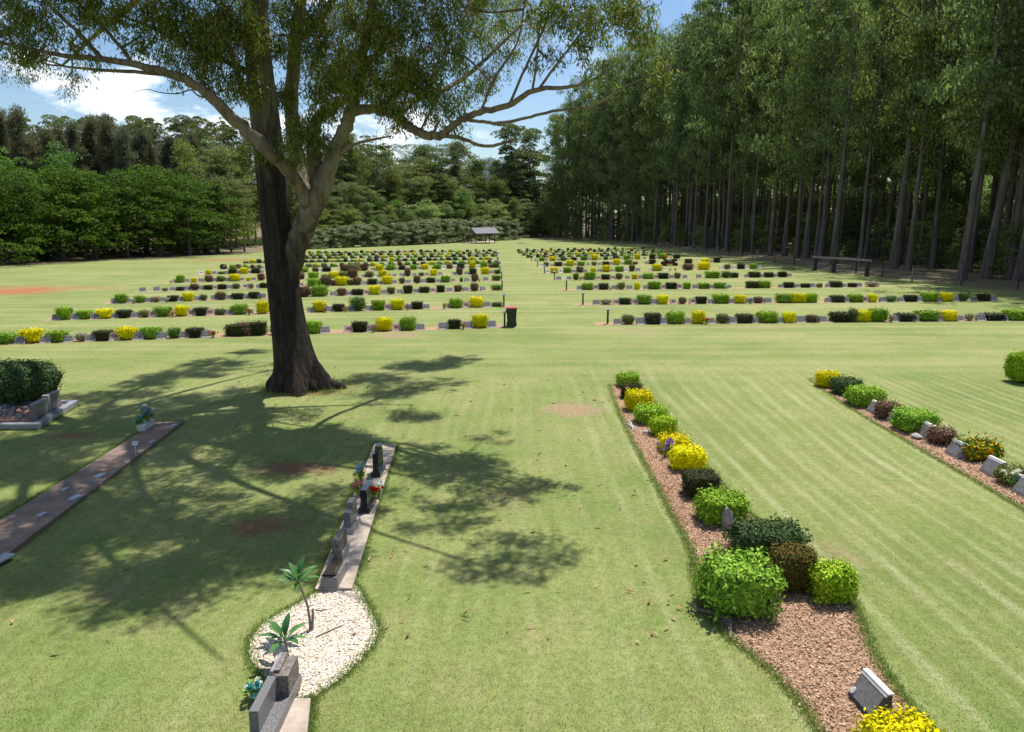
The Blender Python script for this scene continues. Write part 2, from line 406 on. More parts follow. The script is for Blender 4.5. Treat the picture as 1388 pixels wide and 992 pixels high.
# lawn ------------------------------------------------------------------
def lawn_material():
    m, nt, o = new_mat('mown_lawn')
    geo = nt.nodes.new('ShaderNodeNewGeometry')
    pos = geo.outputs['Position']
    sx = nt.nodes.new('ShaderNodeSeparateXYZ')
    nt.links.new(pos, sx.inputs[0])
    X, Y = sx.outputs[0], sx.outputs[1]
    def mapped(scale, loc=(0, 0, 0), rz=0.0):
        mm = nt.nodes.new('ShaderNodeMapping')
        mm.inputs['Scale'].default_value = scale
        mm.inputs['Location'].default_value = loc
        mm.inputs['Rotation'].default_value = (0, 0, rz)
        nt.links.new(pos, mm.inputs[0])
        return mm.outputs[0]
    big = noise(nt, pos, 0.16, 5, 0.6)
    mid = noise(nt, pos, 0.9, 6, 0.62)
    fine = noise(nt, pos, 9.0, 5, 0.7)
    vfine = noise(nt, pos, 55.0, 3, 0.7)
    col = ramp(nt, big, [(0.30, (.128, .176, .043)), (0.5, (.188, .228, .068)), (0.70, (.245, .262, .10))]).outputs[0]
    dry = ramp(nt, mid, [(0.50, (0, 0, 0)), (0.74, (1, 1, 1))]).outputs[0]
    col = mixrgb(nt, mth(nt, 'MULTIPLY', dry, 0.6), col, (.275, .235, .115))
    mott = ramp(nt, noise(nt, mapped((1, 1, 1), (3, 17, 0)), 2.6, 6, 0.68), [(0.42, (1, 1, 1)), (0.56, (0, 0, 0))]).outputs[0]
    col = mixrgb(nt, mth(nt, 'MULTIPLY', mott, 0.3), col, (.155, .165, .06))
    lush = ramp(nt, noise(nt, mapped((1, 1, 1), (31, 7, 0)), 0.45, 4, 0.6), [(0.52, (0, 0, 0)), (0.72, (1, 1, 1))]).outputs[0]
    col = mixrgb(nt, mth(nt, 'MULTIPLY', lush, 0.65), col, (.110, .180, .036))
    # mower stripes along the view for the near lawn (passes gently curving), across it between the rows
    wob = noise(nt, mapped((0.12, 0.05, 1)), 1.0, 2, 0.5)
    xs = mth(nt, 'ADD', X, mth(nt, 'MULTIPLY_ADD', wob, 2.4, -1.2))
    s1 = mth(nt, 'SINE', mth(nt, 'MULTIPLY', xs, 2 * math.pi / 0.95))
    s2 = mth(nt, 'SINE', mth(nt, 'MULTIPLY', xs, 2 * math.pi / 0.41))
    st = mth(nt, 'ADD', mth(nt, 'MULTIPLY', s1, 0.28), mth(nt, 'MULTIPLY', s2, 0.45))
    streak = noise(nt, mapped((5.0, 0.35, 1)), 1.0, 4, 0.6)
    st = mth(nt, 'ADD', st, mth(nt, 'MULTIPLY_ADD', streak, 3.2, -1.6))
    near = ramp(nt, mth(nt, 'MULTIPLY', Y, 1 / 40.0), [(0.55, (1, 1, 1)), (0.72, (0, 0, 0))]).outputs[0]
    rightm = ramp(nt, mth(nt, 'MULTIPLY_ADD', X, 1 / 20.0, 0.5), [(0.56, (.38, .38, .38)), (0.68, (1, 1, 1))]).outputs[0]
    amp = mth(nt, 'MULTIPLY', mth(nt, 'MULTIPLY', near, rightm), noise(nt, mapped((1, 1, 1), (5, 9, 0)), 0.3, 2, 0.5))
    pale = mth(nt, 'MULTIPLY', mth(nt, 'MAXIMUM', st, 0.0), mth(nt, 'MULTIPLY', amp, 0.9), clamp=True)
    deep = mth(nt, 'MULTIPLY', mth(nt, 'MAXIMUM', mth(nt, 'MULTIPLY', st, -1.0), 0.0), mth(nt, 'MULTIPLY', amp, 0.75), clamp=True)
    col = mixrgb(nt, pale, col, (.34, .335, .19))
    col = mixrgb(nt, deep, col, (.135, .145, .05))
    far = mth(nt, 'SUBTRACT', 1.0, near)
    rowst = noise(nt, mapped((0.05, 0.75, 1), (0, 0, 0), math.radians(-6)), 1.0, 4, 0.6)
    rp1 = ramp(nt, rowst, [(0.48, (0, 0, 0)), (0.66, (1, 1, 1))]).outputs[0]
    rp2 = ramp(nt, rowst, [(0.34, (1, 1, 1)), (0.5, (0, 0, 0))]).outputs[0]
    col = mixrgb(nt, mth(nt, 'MULTIPLY', mth(nt, 'MULTIPLY', rp1, far), 0.42), col, (.32, .30, .15))
    col = mixrgb(nt, mth(nt, 'MULTIPLY', mth(nt, 'MULTIPLY', rp2, far), 0.40), col, (.115, .175, .04))
    # bare soil patches where the turf has worn away
    def patch(px, py, w, h, c, k=1.0, seed=0):
        p = G(px, py)
        e = G(px + w / 2, py)
        t, b = G(px, py - h / 2), G(px, py + h / 2)
        rx, ry = abs(e.x - p.x), abs(t.y - b.y) / 2
        dx = mth(nt, 'MULTIPLY', mth(nt, 'SUBTRACT', X, p.x), 1 / rx)
        dy = mth(nt, 'MULTIPLY', mth(nt, 'SUBTRACT', Y, (t.y + b.y) / 2), 1 / ry)
        d = mth(nt, 'SQRT', mth(nt, 'ADD', mth(nt, 'MULTIPLY', dx, dx), mth(nt, 'MULTIPLY', dy, dy)))
        d = mth(nt, 'ADD', d, mth(nt, 'MULTIPLY_ADD', noise(nt, pos, 1.6 / max(rx, 0.6), 6, 0.7), 1.8, -0.9))
        d = mth(nt, 'ADD', d, mth(nt, 'MULTIPLY_ADD', noise(nt, pos, 14.0, 4, 0.75), 1.3, -0.65))
        return mth(nt, 'MULTIPLY', ramp(nt, d, [(0.35, (1, 1, 1)), (1.05, (0, 0, 0))]).outputs[0], k), c
    RED, TAN, DK = (.30, .115, .055), (.29, .20, .13), (.20, .10, .06)
    for a in [(20, 395, 150, 12, RED, 1.0), (75, 390, 260, 8, RED, .45), (775, 556, 105, 24, TAN, .9), (400, 636, 150, 24, DK, .95), (355, 714, 120, 34, DK, .9),
              (100, 590, 90, 12, DK, .8), (300, 352, 120, 5, RED, .6), (540, 455, 90, 12, TAN, .7), (1090, 352, 160, 14, TAN, .3), (150, 805, 120, 30, TAN, .35),
              (690, 680, 90, 60, TAN, .25), (415, 529, 150, 24, DK, .75), (900, 640, 50, 60, TAN, .3), (1140, 752, 60, 50, TAN, .4), (860, 448, 110, 8, TAN, .35), (1035, 444, 120, 8, TAN, .35)]:
        f, c = patch(*a)
        col = mixrgb(nt, f, col, c)
    # blades: fine light and dark grain of the grass itself
    g1 = ramp(nt, fine, [(0.3, (.74, .76, .7)), (0.7, (1.22, 1.2, 1.25))]).outputs[0]
    g2 = ramp(nt, vfine, [(0.3, (.72, .74, .68)), (0.7, (1.25, 1.22, 1.28))]).outputs[0]
    col = mixrgb(nt, 1.0, col, g1, 'MULTIPLY')
    col = mixrgb(nt, 1.0, col, g2, 'MULTIPLY')
    p = nd(nt, 'ShaderNodeBsdfPrincipled', Roughness=0.85)
    p.inputs['Specular IOR Level'].default_value = 0.15
    nt.links.new(col, p.inputs['Base Color'])
    b = nt.nodes.new('ShaderNodeBump')
    b.inputs['Strength'].default_value = 0.55
    b.inputs['Distance'].default_value = 0.05
    nt.links.new(mth(nt, 'ADD', mth(nt, 'MULTIPLY', vfine, 0.5), mth(nt, 'ADD', fine, mid)), b.inputs['Height'])
    nt.links.new(b.outputs[0], p.inputs['Normal'])
    nt.links.new(p.outputs[0], o.inputs[0])
    return m
M['lawn'] = lawn_material()

# ------------------------------------------------------------------ setting: ground, forest floor, far hill
mb = MB()
mb.add([(-3000, -200, 0), (3000, -200, 0), (3000, 6000, 0), (-3000, 6000, 0)], [(0, 1, 2, 3)])
structure(mb.build('lawn', M['lawn']))

TP, TY = [-700, -200, 0, 140, 280, 350, 410, 560, 700, 760, 900], [50, 70, 86, 101, 114, 128, 146, 190, 232, 250, 262]
def tree_line(px): return float(np.interp(px, TP, TY))
def hz(x, y):
    px = CX + F * x / max(y, 1)
    d = y - tree_line(px)
    t = min(1, max(0, (d - 8) / 90))
    k = min(1, max(0, (800 - px) / 60))
    return 11 * k * t * t * (3 - 2 * t)
mb = MB()
pxs = np.linspace(-900, 900, 61)
ds = np.array([0, 4, 8, 14, 22, 30, 40, 52, 66, 82, 100, 140, 220, 400, 800])
V = []
for px in pxs:
    for d in ds:
        y = tree_line(px) + d + (1.5 * math.sin(px * .05) + 1.2 * math.sin(px * .021 + 1) if d < 3 else 0)
        x = (px - CX) / F * y
        V.append((x, y, hz(x, y) + 0.006))
n = len(ds)
Fc = [(i * n + j, (i + 1) * n + j, (i + 1) * n + j + 1, i * n + j + 1) for i in range(len(pxs) - 1) for j in range(n - 1)]
mb.add(V, Fc)
structure(mb.build('forest_floor', M['forest_floor'], smooth=True))
FENCE = [G(1460, 402), G(1379, 392.8), G(1302.7, 387), G(1236, 380.6), G(1160, 370), G(1076.5, 359.4), G(1006, 349.4), G(934, 339), G(880, 331.5), G(800, 326), G(740, 322.5)]
mb = MB()
V = []
for k, p in enumerate([Vector((41, 35, 0))] + FENCE):
    V += [(p.x - 0.3 + 1.2 * math.sin(k * 2.1), p.y, 0.009), (260, p.y + 1, 0.009)]
mb.add(V, [(2 * i, 2 * i + 1, 2 * i + 3, 2 * i + 2) for i in range(len(V) // 2 - 1)])
structure(mb.build('plantation_floor', M['forest_floor']))
# distant range seen in the gap, air haze painted in as blue-grey colour
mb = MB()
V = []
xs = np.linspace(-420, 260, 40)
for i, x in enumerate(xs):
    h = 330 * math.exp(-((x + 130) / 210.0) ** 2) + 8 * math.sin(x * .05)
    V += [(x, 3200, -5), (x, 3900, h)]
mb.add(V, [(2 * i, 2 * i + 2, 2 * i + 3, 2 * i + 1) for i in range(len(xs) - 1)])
M['range'] = noisy_mat('haze_tinted_range', [(0.3, (.08, .13, .19)), (0.7, (.11, .165, .23))], 0.01, 1.0, 0)
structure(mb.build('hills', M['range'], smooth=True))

# ------------------------------------------------------------------ the big gum
def gum_trunk_material(z0=6.6):
    m, nt, o = new_mat('gum_trunk_bark')
    t = nt.nodes.new('ShaderNodeTexCoord')
    mpn = nt.nodes.new('ShaderNodeMapping')
    mpn.inputs['Scale'].default_value = (1.6, 1.6, .20)
    nt.links.new(t.outputs['Object'], mpn.inputs[0])
    geo = nt.nodes.new('ShaderNodeNewGeometry')
    sx = nt.nodes.new('ShaderNodeSeparateXYZ')
    nt.links.new(geo.outputs['Position'], sx.inputs[0])
    f = noise(nt, mpn.outputs[0], 5.0, 8, 0.65, 0.7)
    dark = ramp(nt, f, [(0.28, (.010, .008, .007)), (0.5, (.034, .026, .021)), (0.72, (.085, .066, .054))]).outputs[0]
    mp2 = nt.nodes.new('ShaderNodeMapping')
    mp2.inputs['Scale'].default_value = (1.5, 1.5, .5)
    nt.links.new(t.outputs['Object'], mp2.inputs[0])
    f2 = noise(nt, mp2.outputs[0], 1.6, 6, 0.6, 1.2)
    pale = ramp(nt, f2, [(0.25, (.055, .045, .036)), (0.42, (.13, .105, .08)), (0.6, (.22, .185, .14)), (0.78, (.14, .085, .06))]).outputs[0]
    zz = mth(nt, 'ADD', sx.outputs[2], mth(nt, 'MULTIPLY_ADD', f2, 3.0, -1.5))
    k = ramp(nt, mth(nt, 'MULTIPLY', zz, 0.1), [(z0 / 10, (0, 0, 0)), (z0 / 10 + .26, (1, 1, 1))]).outputs[0]
    p = nd(nt, 'ShaderNodeBsdfPrincipled', Roughness=0.9)
    p.inputs['Specular IOR Level'].default_value = 0.2
    nt.links.new(mixrgb(nt, k, dark, pale), p.inputs['Base Color'])
    b = nt.nodes.new('ShaderNodeBump')
    b.inputs['Distance'].default_value = 0.12
    b.inputs['Strength'].default_value = 0.9
    nt.links.new(mth(nt, 'MULTIPLY', f, mth(nt, 'MULTIPLY_ADD', k, -0.8, 1.0)), b.inputs['Height'])
    nt.links.new(b.outputs[0], p.inputs['Normal'])
    nt.links.new(p.outputs[0], o.inputs[0])
    return m
M['gum_trunk'] = gum_trunk_material()
M['gum_fork'] = gum_trunk_material(3.4)

def traced(pts):
    """(px, py, Y, width in photo pixels) -> rows of x, y, z, r"""
    out = []
    for px, py, Y, w in pts:
        p = U(px, py, Y)
        out.append((p.x, p.y, p.z, w * mpx(p) / 2))
    return out

BASE = G(408, 524)
gum = empty('eucalyptus_tree', BASE)
tag(gum, 'huge old gum tree with dark rough trunk and spreading limbs, standing alone on the lawn', 'tree')
def at_gum(rows):
    r = np.array(rows, float)
    r[:, :3] -= np.array(BASE)
    return r
TR = [(409, 545, 23.1, 88), (407, 522, 23.1, 76), (402, 497, 23.1, 60), (396, 470, 23.1, 51), (390, 435, 23.1, 45), (385, 400, 23.1, 42), (379, 350, 23.1, 40), (373, 290, 23.1, 39),
      (367, 230, 23.1, 38), (361, 170, 23.1, 37), (355, 115, 23.1, 36), (350, 60, 23.1, 34), (347, 0, 23.1, 31), (345, -60, 23, 27), (343, -130, 22.6, 18), (338, -200, 22.3, 8)]
LIMBS = [
    [(389, 445, 23.2, 16), (391, 408, 23.15, 21), (394, 372, 23.1, 26), (401, 340, 23, 29), (411, 311, 22.8, 30), (421, 286, 22.6, 29), (433, 262, 22.4, 28), (440, 242, 22.3, 26), (452, 212, 22.2, 20), (466, 178, 22, 19), (477, 150, 21.8, 17), (484, 120, 21.6, 15), (495, 60, 21.2, 13), (510, -20, 20.8, 10), (530, -100, 20.2, 5)],
    [(436, 262, 22.4, 25), (431, 235, 22.5, 23), (426, 210, 22.6, 20), (425, 180, 22.8, 17), (434, 156, 23, 15), (455, 143, 23.2, 12), (476, 126, 23.5, 10), (505, 80, 24, 7), (540, 30, 24.6, 4)],
    [(421, 286, 22.5, 15), (412, 268, 22.3, 17), (398, 240, 22, 18), (369, 209, 21.6, 19), (334, 177, 21.4, 18), (306, 150, 21.2, 16), (278, 125, 21, 14), (243, 104, 20.8, 12), (195, 90, 20.6, 10), (139, 80, 20.4, 8), (87, 75, 20.2, 6), (0, 57, 19.9, 4.5), (-80, 40, 19.5, 2)],
    [(417, 275, 23.2, 22), (403, 225, 23.9, 21), (396, 150, 24.2, 19), (399, 80, 24.3, 18), (405, 20, 24.4, 17), (413, -40, 24.5, 14), (425, -120, 24.6, 7)],
    [(476, 152, 21.8, 15), (505, 147, 21.5, 13), (530, 154, 21.2, 13), (549, 168, 21, 13), (565, 178, 20.8, 12), (582, 184, 20.6, 12), (598, 183, 20.5, 11), (612, 172, 20.3, 10), (625, 162, 20.1, 9.5), (650, 151, 19.8, 9), (689, 143, 19.3, 8), (723, 123, 18.9, 7), (769, 118, 18.4, 5), (803, 108, 18, 4), (840, 85, 17.6, 2.5)],
    [(596, 184, 20.5, 7), (623, 187, 20.2, 6), (657, 198, 19.8, 5), (680, 194, 19.5, 4), (703, 188, 19.2, 2.5)],
    [(626, 162, 20.1, 5), (655, 165, 19.8, 5), (678, 167, 19.5, 5), (713, 160, 19.1, 4), (748, 151, 18.7, 4), (803, 143, 18.2, 3), (845, 118, 17.8, 2), (900, 95, 17.3, 1.2)],
    [(547, 167, 21, 10), (543, 155, 21.5, 10), (555, 140, 22.3, 8), (572, 132, 23.2, 7), (606, 119, 24.6, 6.5), (637, 99, 26, 6), (660, 78, 27, 5), (700, 40, 28, 4), (740, 0, 29, 3), (790, -50, 30, 1.5)],
    [(228, 101, 20.8, 6), (170, 97, 20.7, 5), (115, 93, 20.6, 4), (62, 87, 20.5, 2)],
    [(139, 80, 20.4, 7), (110, 48, 20.3, 6), (80, 20, 20.2, 5), (45, -15, 20, 4), (0, -60, 19.7, 2)],
    [(182, 87, 20.6, 6), (160, 60, 20.6, 5), (140, 36, 20.6, 4.5), (110, 8, 20.4, 4), (70, -40, 20.2, 2)],
    [(350, 105, 22.9, 10), (300, 80, 22, 7), (255, 62, 21.4, 5), (205, 38, 21, 4), (150, 15, 20.6, 2)],
    [(652, 150, 19.8, 4), (672, 104, 19.7, 4), (700, 60, 19.6, 3), (712, 0, 19.4, 2)],
    [(690, 142, 19.3, 4), (713, 90, 19.2, 3.5), (740, 30, 19, 3), (748, -20, 18.8, 1.5)],
    [(722, 123, 18.9, 4), (727, 80, 18.9, 3.5), (735, 0, 18.8, 2)],
    [(730, 121, 18.8, 4), (760, 80, 18.5, 3), (800, 35, 18.1, 2.5), (860, 15, 17.7, 2), (890, 5, 17.5, 1.2)],
    [(453, 209, 22.2, 7), (480, 196, 22, 5), (500, 190, 21.8, 4), (530, 185, 21.5, 2)],
    [(284, 134, 21, 3), (268, 129, 20.9, 2.4), (258, 122, 20.9, 2), (240, 127, 20.8, 1.7), (215, 125, 20.7, 1.2), (200, 121, 20.6, .9), (180, 125, 20.6, .5)],
    [(349, 150, 23, 9), (330, 120, 22.4, 7), (312, 60, 21.8, 6), (300, 0, 21.4, 5), (280, -60, 21, 3)],
    [(400, 60, 24.2, 9), (440, 20, 23.6, 7), (470, -30, 23, 5), (500, -80, 22.5, 3)],
]
# limbs of the crown above the frame, metres from the base of the tree
UPPER = [
    [(-1.6, -.5, 13.2, .26), (-3.2, -2.8, 14.4, .17), (-5.2, -5.2, 14.6, .10), (-7.0, -7.2, 14.0, .04)],
    [(-1.4, -.8, 13.8, .24), (-1.0, -3.4, 14.6, .16), (-.2, -6.0, 14.2, .09), (.6, -8.2, 13.2, .04)],
    [(-1.5, .2, 12.6, .24), (-4.2, 2.4, 13.4, .16), (-7.4, 4.4, 12.4, .09), (-10, 5.6, 11.2, .04)],
    [(-1.2, .4, 14.2, .2), (-.4, 3.4, 15.6, .13), (.8, 6.4, 15, .07), (1.6, 8.0, 14, .03)],
    [(-.6, 1.2, 14.0, .18), (2.2, 2.6, 15.2, .12), (5.2, 3.0, 14.6, .06), (7.4, 2.8, 13.6, .03)],
    [(.2, -2.4, 14.2, .15), (3.0, -4.6, 14.6, .1), (5.6, -6.6, 14, .05), (7.6, -8.0, 13, .02)],
    [(-1.8, -.6, 14.6, .18), (-5.0, -1.2, 16, .12), (-8.6, -2.0, 15.6, .06), (-11.2, -2.6, 14.6, .03)],
    [(-1.0, -1.2, 13.6, .2), (-3.4, -5.0, 13.8, .12), (-4.6, -8.0, 13.4, .07), (-5.0, -10.2, 12.4, .03)],
    [(-1.6, .2, 13.0, .2), (-5.5, .8, 14.2, .12), (-9.6, 1.6, 13.6, .07), (-12.4, 2.2, 12.6, .03)],
    [(-1.5, -.9, 13.0, .2), (-4.8, -3.4, 13.2, .12), (-8.2, -5.0, 12.8, .07), (-10.4, -6.2, 12, .03)],
    [(-1.6, -.2, 15.5, .2), (-1.4, -.4, 17.4, .14), (-.6, -1, 19.2, .08), (.2, -1.2, 20.6, .03)],
    [(.8, -1.5, 11.6, .15), (4.0, -4.0, 12.3, .10), (7.0, -6.5, 11.9, .05), (9.4, -8.5, 11.2, .02)],
    [(1.0, -1.0, 12.0, .15), (4.5, -2.2, 13.0, .10), (7.5, -3.6, 12.6, .05), (10.2, -4.8, 12.2, .02)],
    [(.6, -2.0, 11.8, .12), (3.0, -5.4, 12.3, .08), (5.4, -7.8, 11.9, .05), (7.8, -9.6, 11.3, .02)],
    [(-.2, -3.0, 12.4, .14), (2.2, -6.0, 12.8, .09), (4.6, -9.0, 12.0, .05), (6.2, -11.0, 11.2, .02)],
    [(-.8, 1.0, 14.5, .2), (-1.0, 5.0, 17.2, .12), (-.5, 9.0, 17.9, .07), (.5, 12.0, 18.0, .03)],
    [(-.5, 1.0, 14.5, .2), (3.0, 4.5, 16.8, .12), (6.5, 8.0, 17.5, .07), (9.0, 10.0, 17.6, .03)],
    [(-1.2, 1.0, 14.5, .2), (-5.0, 5.0, 17.2, .12), (-9.0, 9.0, 18.0, .07), (-12.0, 11.0, 18.2, .03)],
    [(-1.0, -1.0, 14.6, .18), (.8, -3.6, 15.2, .12), (2.0, -6.0, 14.8, .07), (2.6, -8.6, 13.8, .03)],
    [(-1.4, -.8, 14.2, .18), (-4.0, -2.6, 15.4, .12), (-6.6, -6.2, 15.0, .07), (-8.6, -8.8, 13.8, .03)],
    [(-1.2, .6, 15.0, .18), (-4.0, 3.6, 17.2, .12), (-7.4, 5.6, 17.4, .07), (-9.6, 7.0, 17.0, .03)],
    [(-.8, .6, 15.2, .18), (2.0, .6, 17.0, .12), (4.8, .2, 17.2, .07), (7.0, -.6, 16.6, .03)],
]
mb = MB()
rows = curve(at_gum(traced(TR)), 5)
P, R = rows[:, :3].copy(), rows[:, 3].copy()
nseg = 28
ang = np.linspace(0, 2 * np.pi, nseg, endpoint=False)
V = []
for i in range(len(P)):
    z = P[i, 2]
    fl = max(0.0, 1 - max(z, -0.2) / 2.2) ** 2
    lob = 1 + fl * 0.22 * np.cos(5 * ang + .6) + 0.05 * np.sin(3 * ang + z * .35) + 0.035 * np.sin(8 * ang - z * .25 + np.sin(z)) + 0.02 * np.sin(13 * ang + z * .6)
    V.append(P[i] + np.stack([np.cos(ang) * R[i] * lob, np.sin(ang) * R[i] * lob, np.zeros(nseg)], 1))
k = np.arange(nseg)
Fq = np.concatenate([np.stack([i * nseg + k, i * nseg + (k + 1) % nseg, (i + 1) * nseg + (k + 1) % nseg, (i + 1) * nseg + k], 1) for i in range(len(P) - 1)])
mb.add(np.concatenate(V), Fq)
for a, ln, r0 in ((-0.15, 1.6, .27), (0.75, 1.1, .20), (-0.9, 1.0, .22), (2.2, 1.05, .22), (3.4, 1.1, .22), (-2.1, 1.0, .22)):
    pts = [(math.cos(a) * d, math.sin(a) * d, z, r) for d, z, r in ((.25, 1.1, r0 * .7), (.55, .55, r0), (.95, .14, r0 * .75), (1.25 * ln / 1.4, .0, r0 * .55), (ln, -.12, r0 * .28))]
    q = curve(pts, 4)
    mb.tube(q[:, :3], q[:, 3], 9)
mb.build('trunk', M['gum_trunk'], gum, smooth=True)
LP = []
for li, pts in enumerate(LIMBS + UPPER):
    rows = at_gum(traced(pts)) if li < len(LIMBS) else np.array(pts, float)
    q = curve(rows, 5)
    q[1:-1, :3] += RNG.normal(size=(len(q) - 2, 3)) * np.minimum(q[1:-1, 3:4] * .16, .03)
    mb = MB()
    mb.tube(q[:, :3], q[:, 3], 10 if q[0, 3] > .08 else 6)
    mb.build('limb', M['gum_fork'] if li == 0 else M['bark_smooth'], gum, smooth=True)
    LP.append(q[:, :3])
LP.append(curve(at_gum(traced(TR)), 5)[55:, :3])
LP = np.concatenate(LP)

BLOBS = [(450, 112, 21.5, 1.15, 80), (430, 60, 22, 1.2, 75), (500, 100, 21, 1.25, 85), (560, 112, 21, 1.15, 75), (530, 50, 21, 1.4, 90), (600, 70, 20.6, 1.15, 60), (590, 130, 20.8, .85, 40),
         (480, 30, 21.5, 1.3, 75), (640, 42, 26.3, 1.3, 50), (620, 8, 20.2, 1.2, 50), (560, 8, 20.8, 1.4, 75), (425, 190, 22, .62, 26), (398, 200, 21.6, .62, 26), (410, 165, 22.4, .6, 22), (520, 138, 21.2, .65, 26), (545, 158, 21, .45, 10),
         (448, 148, 22.6, .7, 22), (470, 90, 23, 1.0, 40), (540, 90, 23.6, 1.1, 40),
         (300, 60, 22, 1.15, 75), (270, 30, 21.5, 1.15, 70), (326, 108, 22.3, .85, 42), (250, 70, 21, .75, 30), (310, 15, 22, 1.2, 75), (336, 45, 22.3, .8, 40), (300, 122, 21.4, .45, 9), (382, 128, 23.8, .6, 22),
         (376, 60, 23.8, .75, 30), (385, 15, 23.8, .9, 38), (440, 10, 23, 1.1, 50), (225, 20, 21, 1.0, 45), (345, 200, 22.2, .35, 7), (280, 95, 21.3, .6, 20),
         (18, 38, 20, .85, 32), (60, 18, 20.2, .9, 36), (110, 66, 20.3, .5, 9), (56, 66, 20.2, .6, 14), (20, 72, 20, .5, 8), (150, 30, 20.6, .75, 20), (200, 8, 20.8, 1.0, 36), (180, 52, 20.7, .5, 9), (100, 2, 20.2, .9, 28), (140, 84, 20.4, .3, 3), (240, 108, 20.9, .25, 3), (205, 60, 21, .6, 12), (130, 0, 20.6, .9, 24), (10, 5, 19.8, 1.0, 34),
         (680, 28, 28, 1.2, 34), (720, 40, 28.5, 1.1, 26), (760, 25, 18.8, .9, 22), (800, 30, 18.4, .8, 20), (840, 25, 18, .8, 22), (868, 42, 17.8, .5, 11), (690, 80, 27.5, .8, 16), (660, 100, 26.5, .8, 20), (740, 75, 19, .5, 6), (640, 122, 26, .8, 20), (612, 150, 20.5, .5, 7), (790, 70, 18.3, .5, 6), (710, 5, 28.5, 1.4, 34), (780, 0, 18.8, 1, 22), (855, 0, 17.8, .8, 18), (660, 0, 27.5, 1.4, 40), (820, 95, 17.9, .35, 3), (900, 92, 17.3, .3, 4), (620, 178, 20.2, .25, 2), (585, 165, 20.6, .3, 4)]
blob = [(*(U(a, b, c) - BASE), d, e) for a, b, c, d, e in BLOBS]
SHADE = [(-400, 500), (110, 490), (300, 462), (480, 452), (640, 475), (705, 560), (690, 640), (770, 755), (700, 775), (620, 765), (550, 715), (480, 690), (420, 745), (330, 825), (220, 800), (60, 800), (-400, 800)]
def in_poly(poly, q):
    r = False
    j = len(poly) - 1
    for i in range(len(poly)):
        (xi, yi), (xj, yj) = poly[i], poly[j]
        if (yi > q[1]) != (yj > q[1]) and q[0] < (xj - xi) * (q[1] - yi) / (yj - yi) + xi: r = not r
        j = i
    return r
for rowsu in UPPER:
    q = curve(rowsu, 4)
    for j in (3, 4, 5, 6, 7, 8, 9, 10, 11, 11, 12, 12):
        c = q[min(j, len(q) - 1), :3] + RNG.normal(size=3) * (1.15, 1.15, .6)
        # the crown over the frame is full; where its skirts come down into view it is thin
        low = c[2] - 1.2 < HC + .30 * (BASE.y + c[1])
        if low and RNG.random() < .8: continue
        # the crown is open where the lawn below lies in full sun
        g_ = np.array([BASE.x + c[0] - .25 * c[2], BASE.y + c[1] - .38 * c[2]])
        dz = g_[1] * cp + HC * sp_
        sxy = (CX + F * g_[0] / dz, CY - F * (g_[1] * sp_ - HC * cp) / dz)
        if not in_poly(SHADE, sxy): continue
        blob.append((*c, RNG.uniform(.75, 1.3), 30.5 if not low else 12))
mb = MB()
for bx, by, bz, br, ns in blob:
    hi = isinstance(ns, float)          # crown high above
    ns = int(ns if hi else ns * .74 + 1)
    c0 = np.array([bx, by, bz])
    j = np.argmin(np.linalg.norm(LP - c0, axis=1))
    st = LP[j]
    midp = (st + c0) / 2 + RNG.normal(size=3) * .12 + np.array([0, 0, .12])
    q = curve([st, midp, c0], 4)
    mb.tube(q, np.linspace(.035, .018, len(q)), 5, 1)
    u = RNG.normal(size=(ns, 3)); u /= np.linalg.norm(u, axis=1, keepdims=True)
    cs = c0 + u * (RNG.random((ns, 1)) ** .45) * np.array([br, br, br * .72]) * (.88 if not hi else 1)
    for c in cs[:: 2]:
        a = q[RNG.integers(4, len(q))]
        mb.tube([a, (a + c) / 2 + np.array([0, 0, .06]) + RNG.normal(size=3) * .04, c], [.012, .008, .004], 3, 1, cap=False)
    nl = RNG.integers(32, 64, ns)
    cc = np.repeat(cs, nl, 0)
    off = RNG.normal(size=cc.shape) * (np.array([.13, .13, .15]) if not hi else np.array([.15, .15, .16]))
    off[:, 2] -= .10
    ax = RNG.normal(size=cc.shape) * np.array([.62, .62, .38]) + np.array([0, 0, -.9])
    ax[:, :2] += off[:, :2] * 1.2
    mb.leaves(cc + off, ax, RNG.uniform(.12, .20, len(cc)) * (1.5 if hi else 1), RNG.uniform(.026, .040, len(cc)) * (1.35 if hi else 1), 0)
mb.build('crown', [M['leaf_gum'], M['twig']], gum)

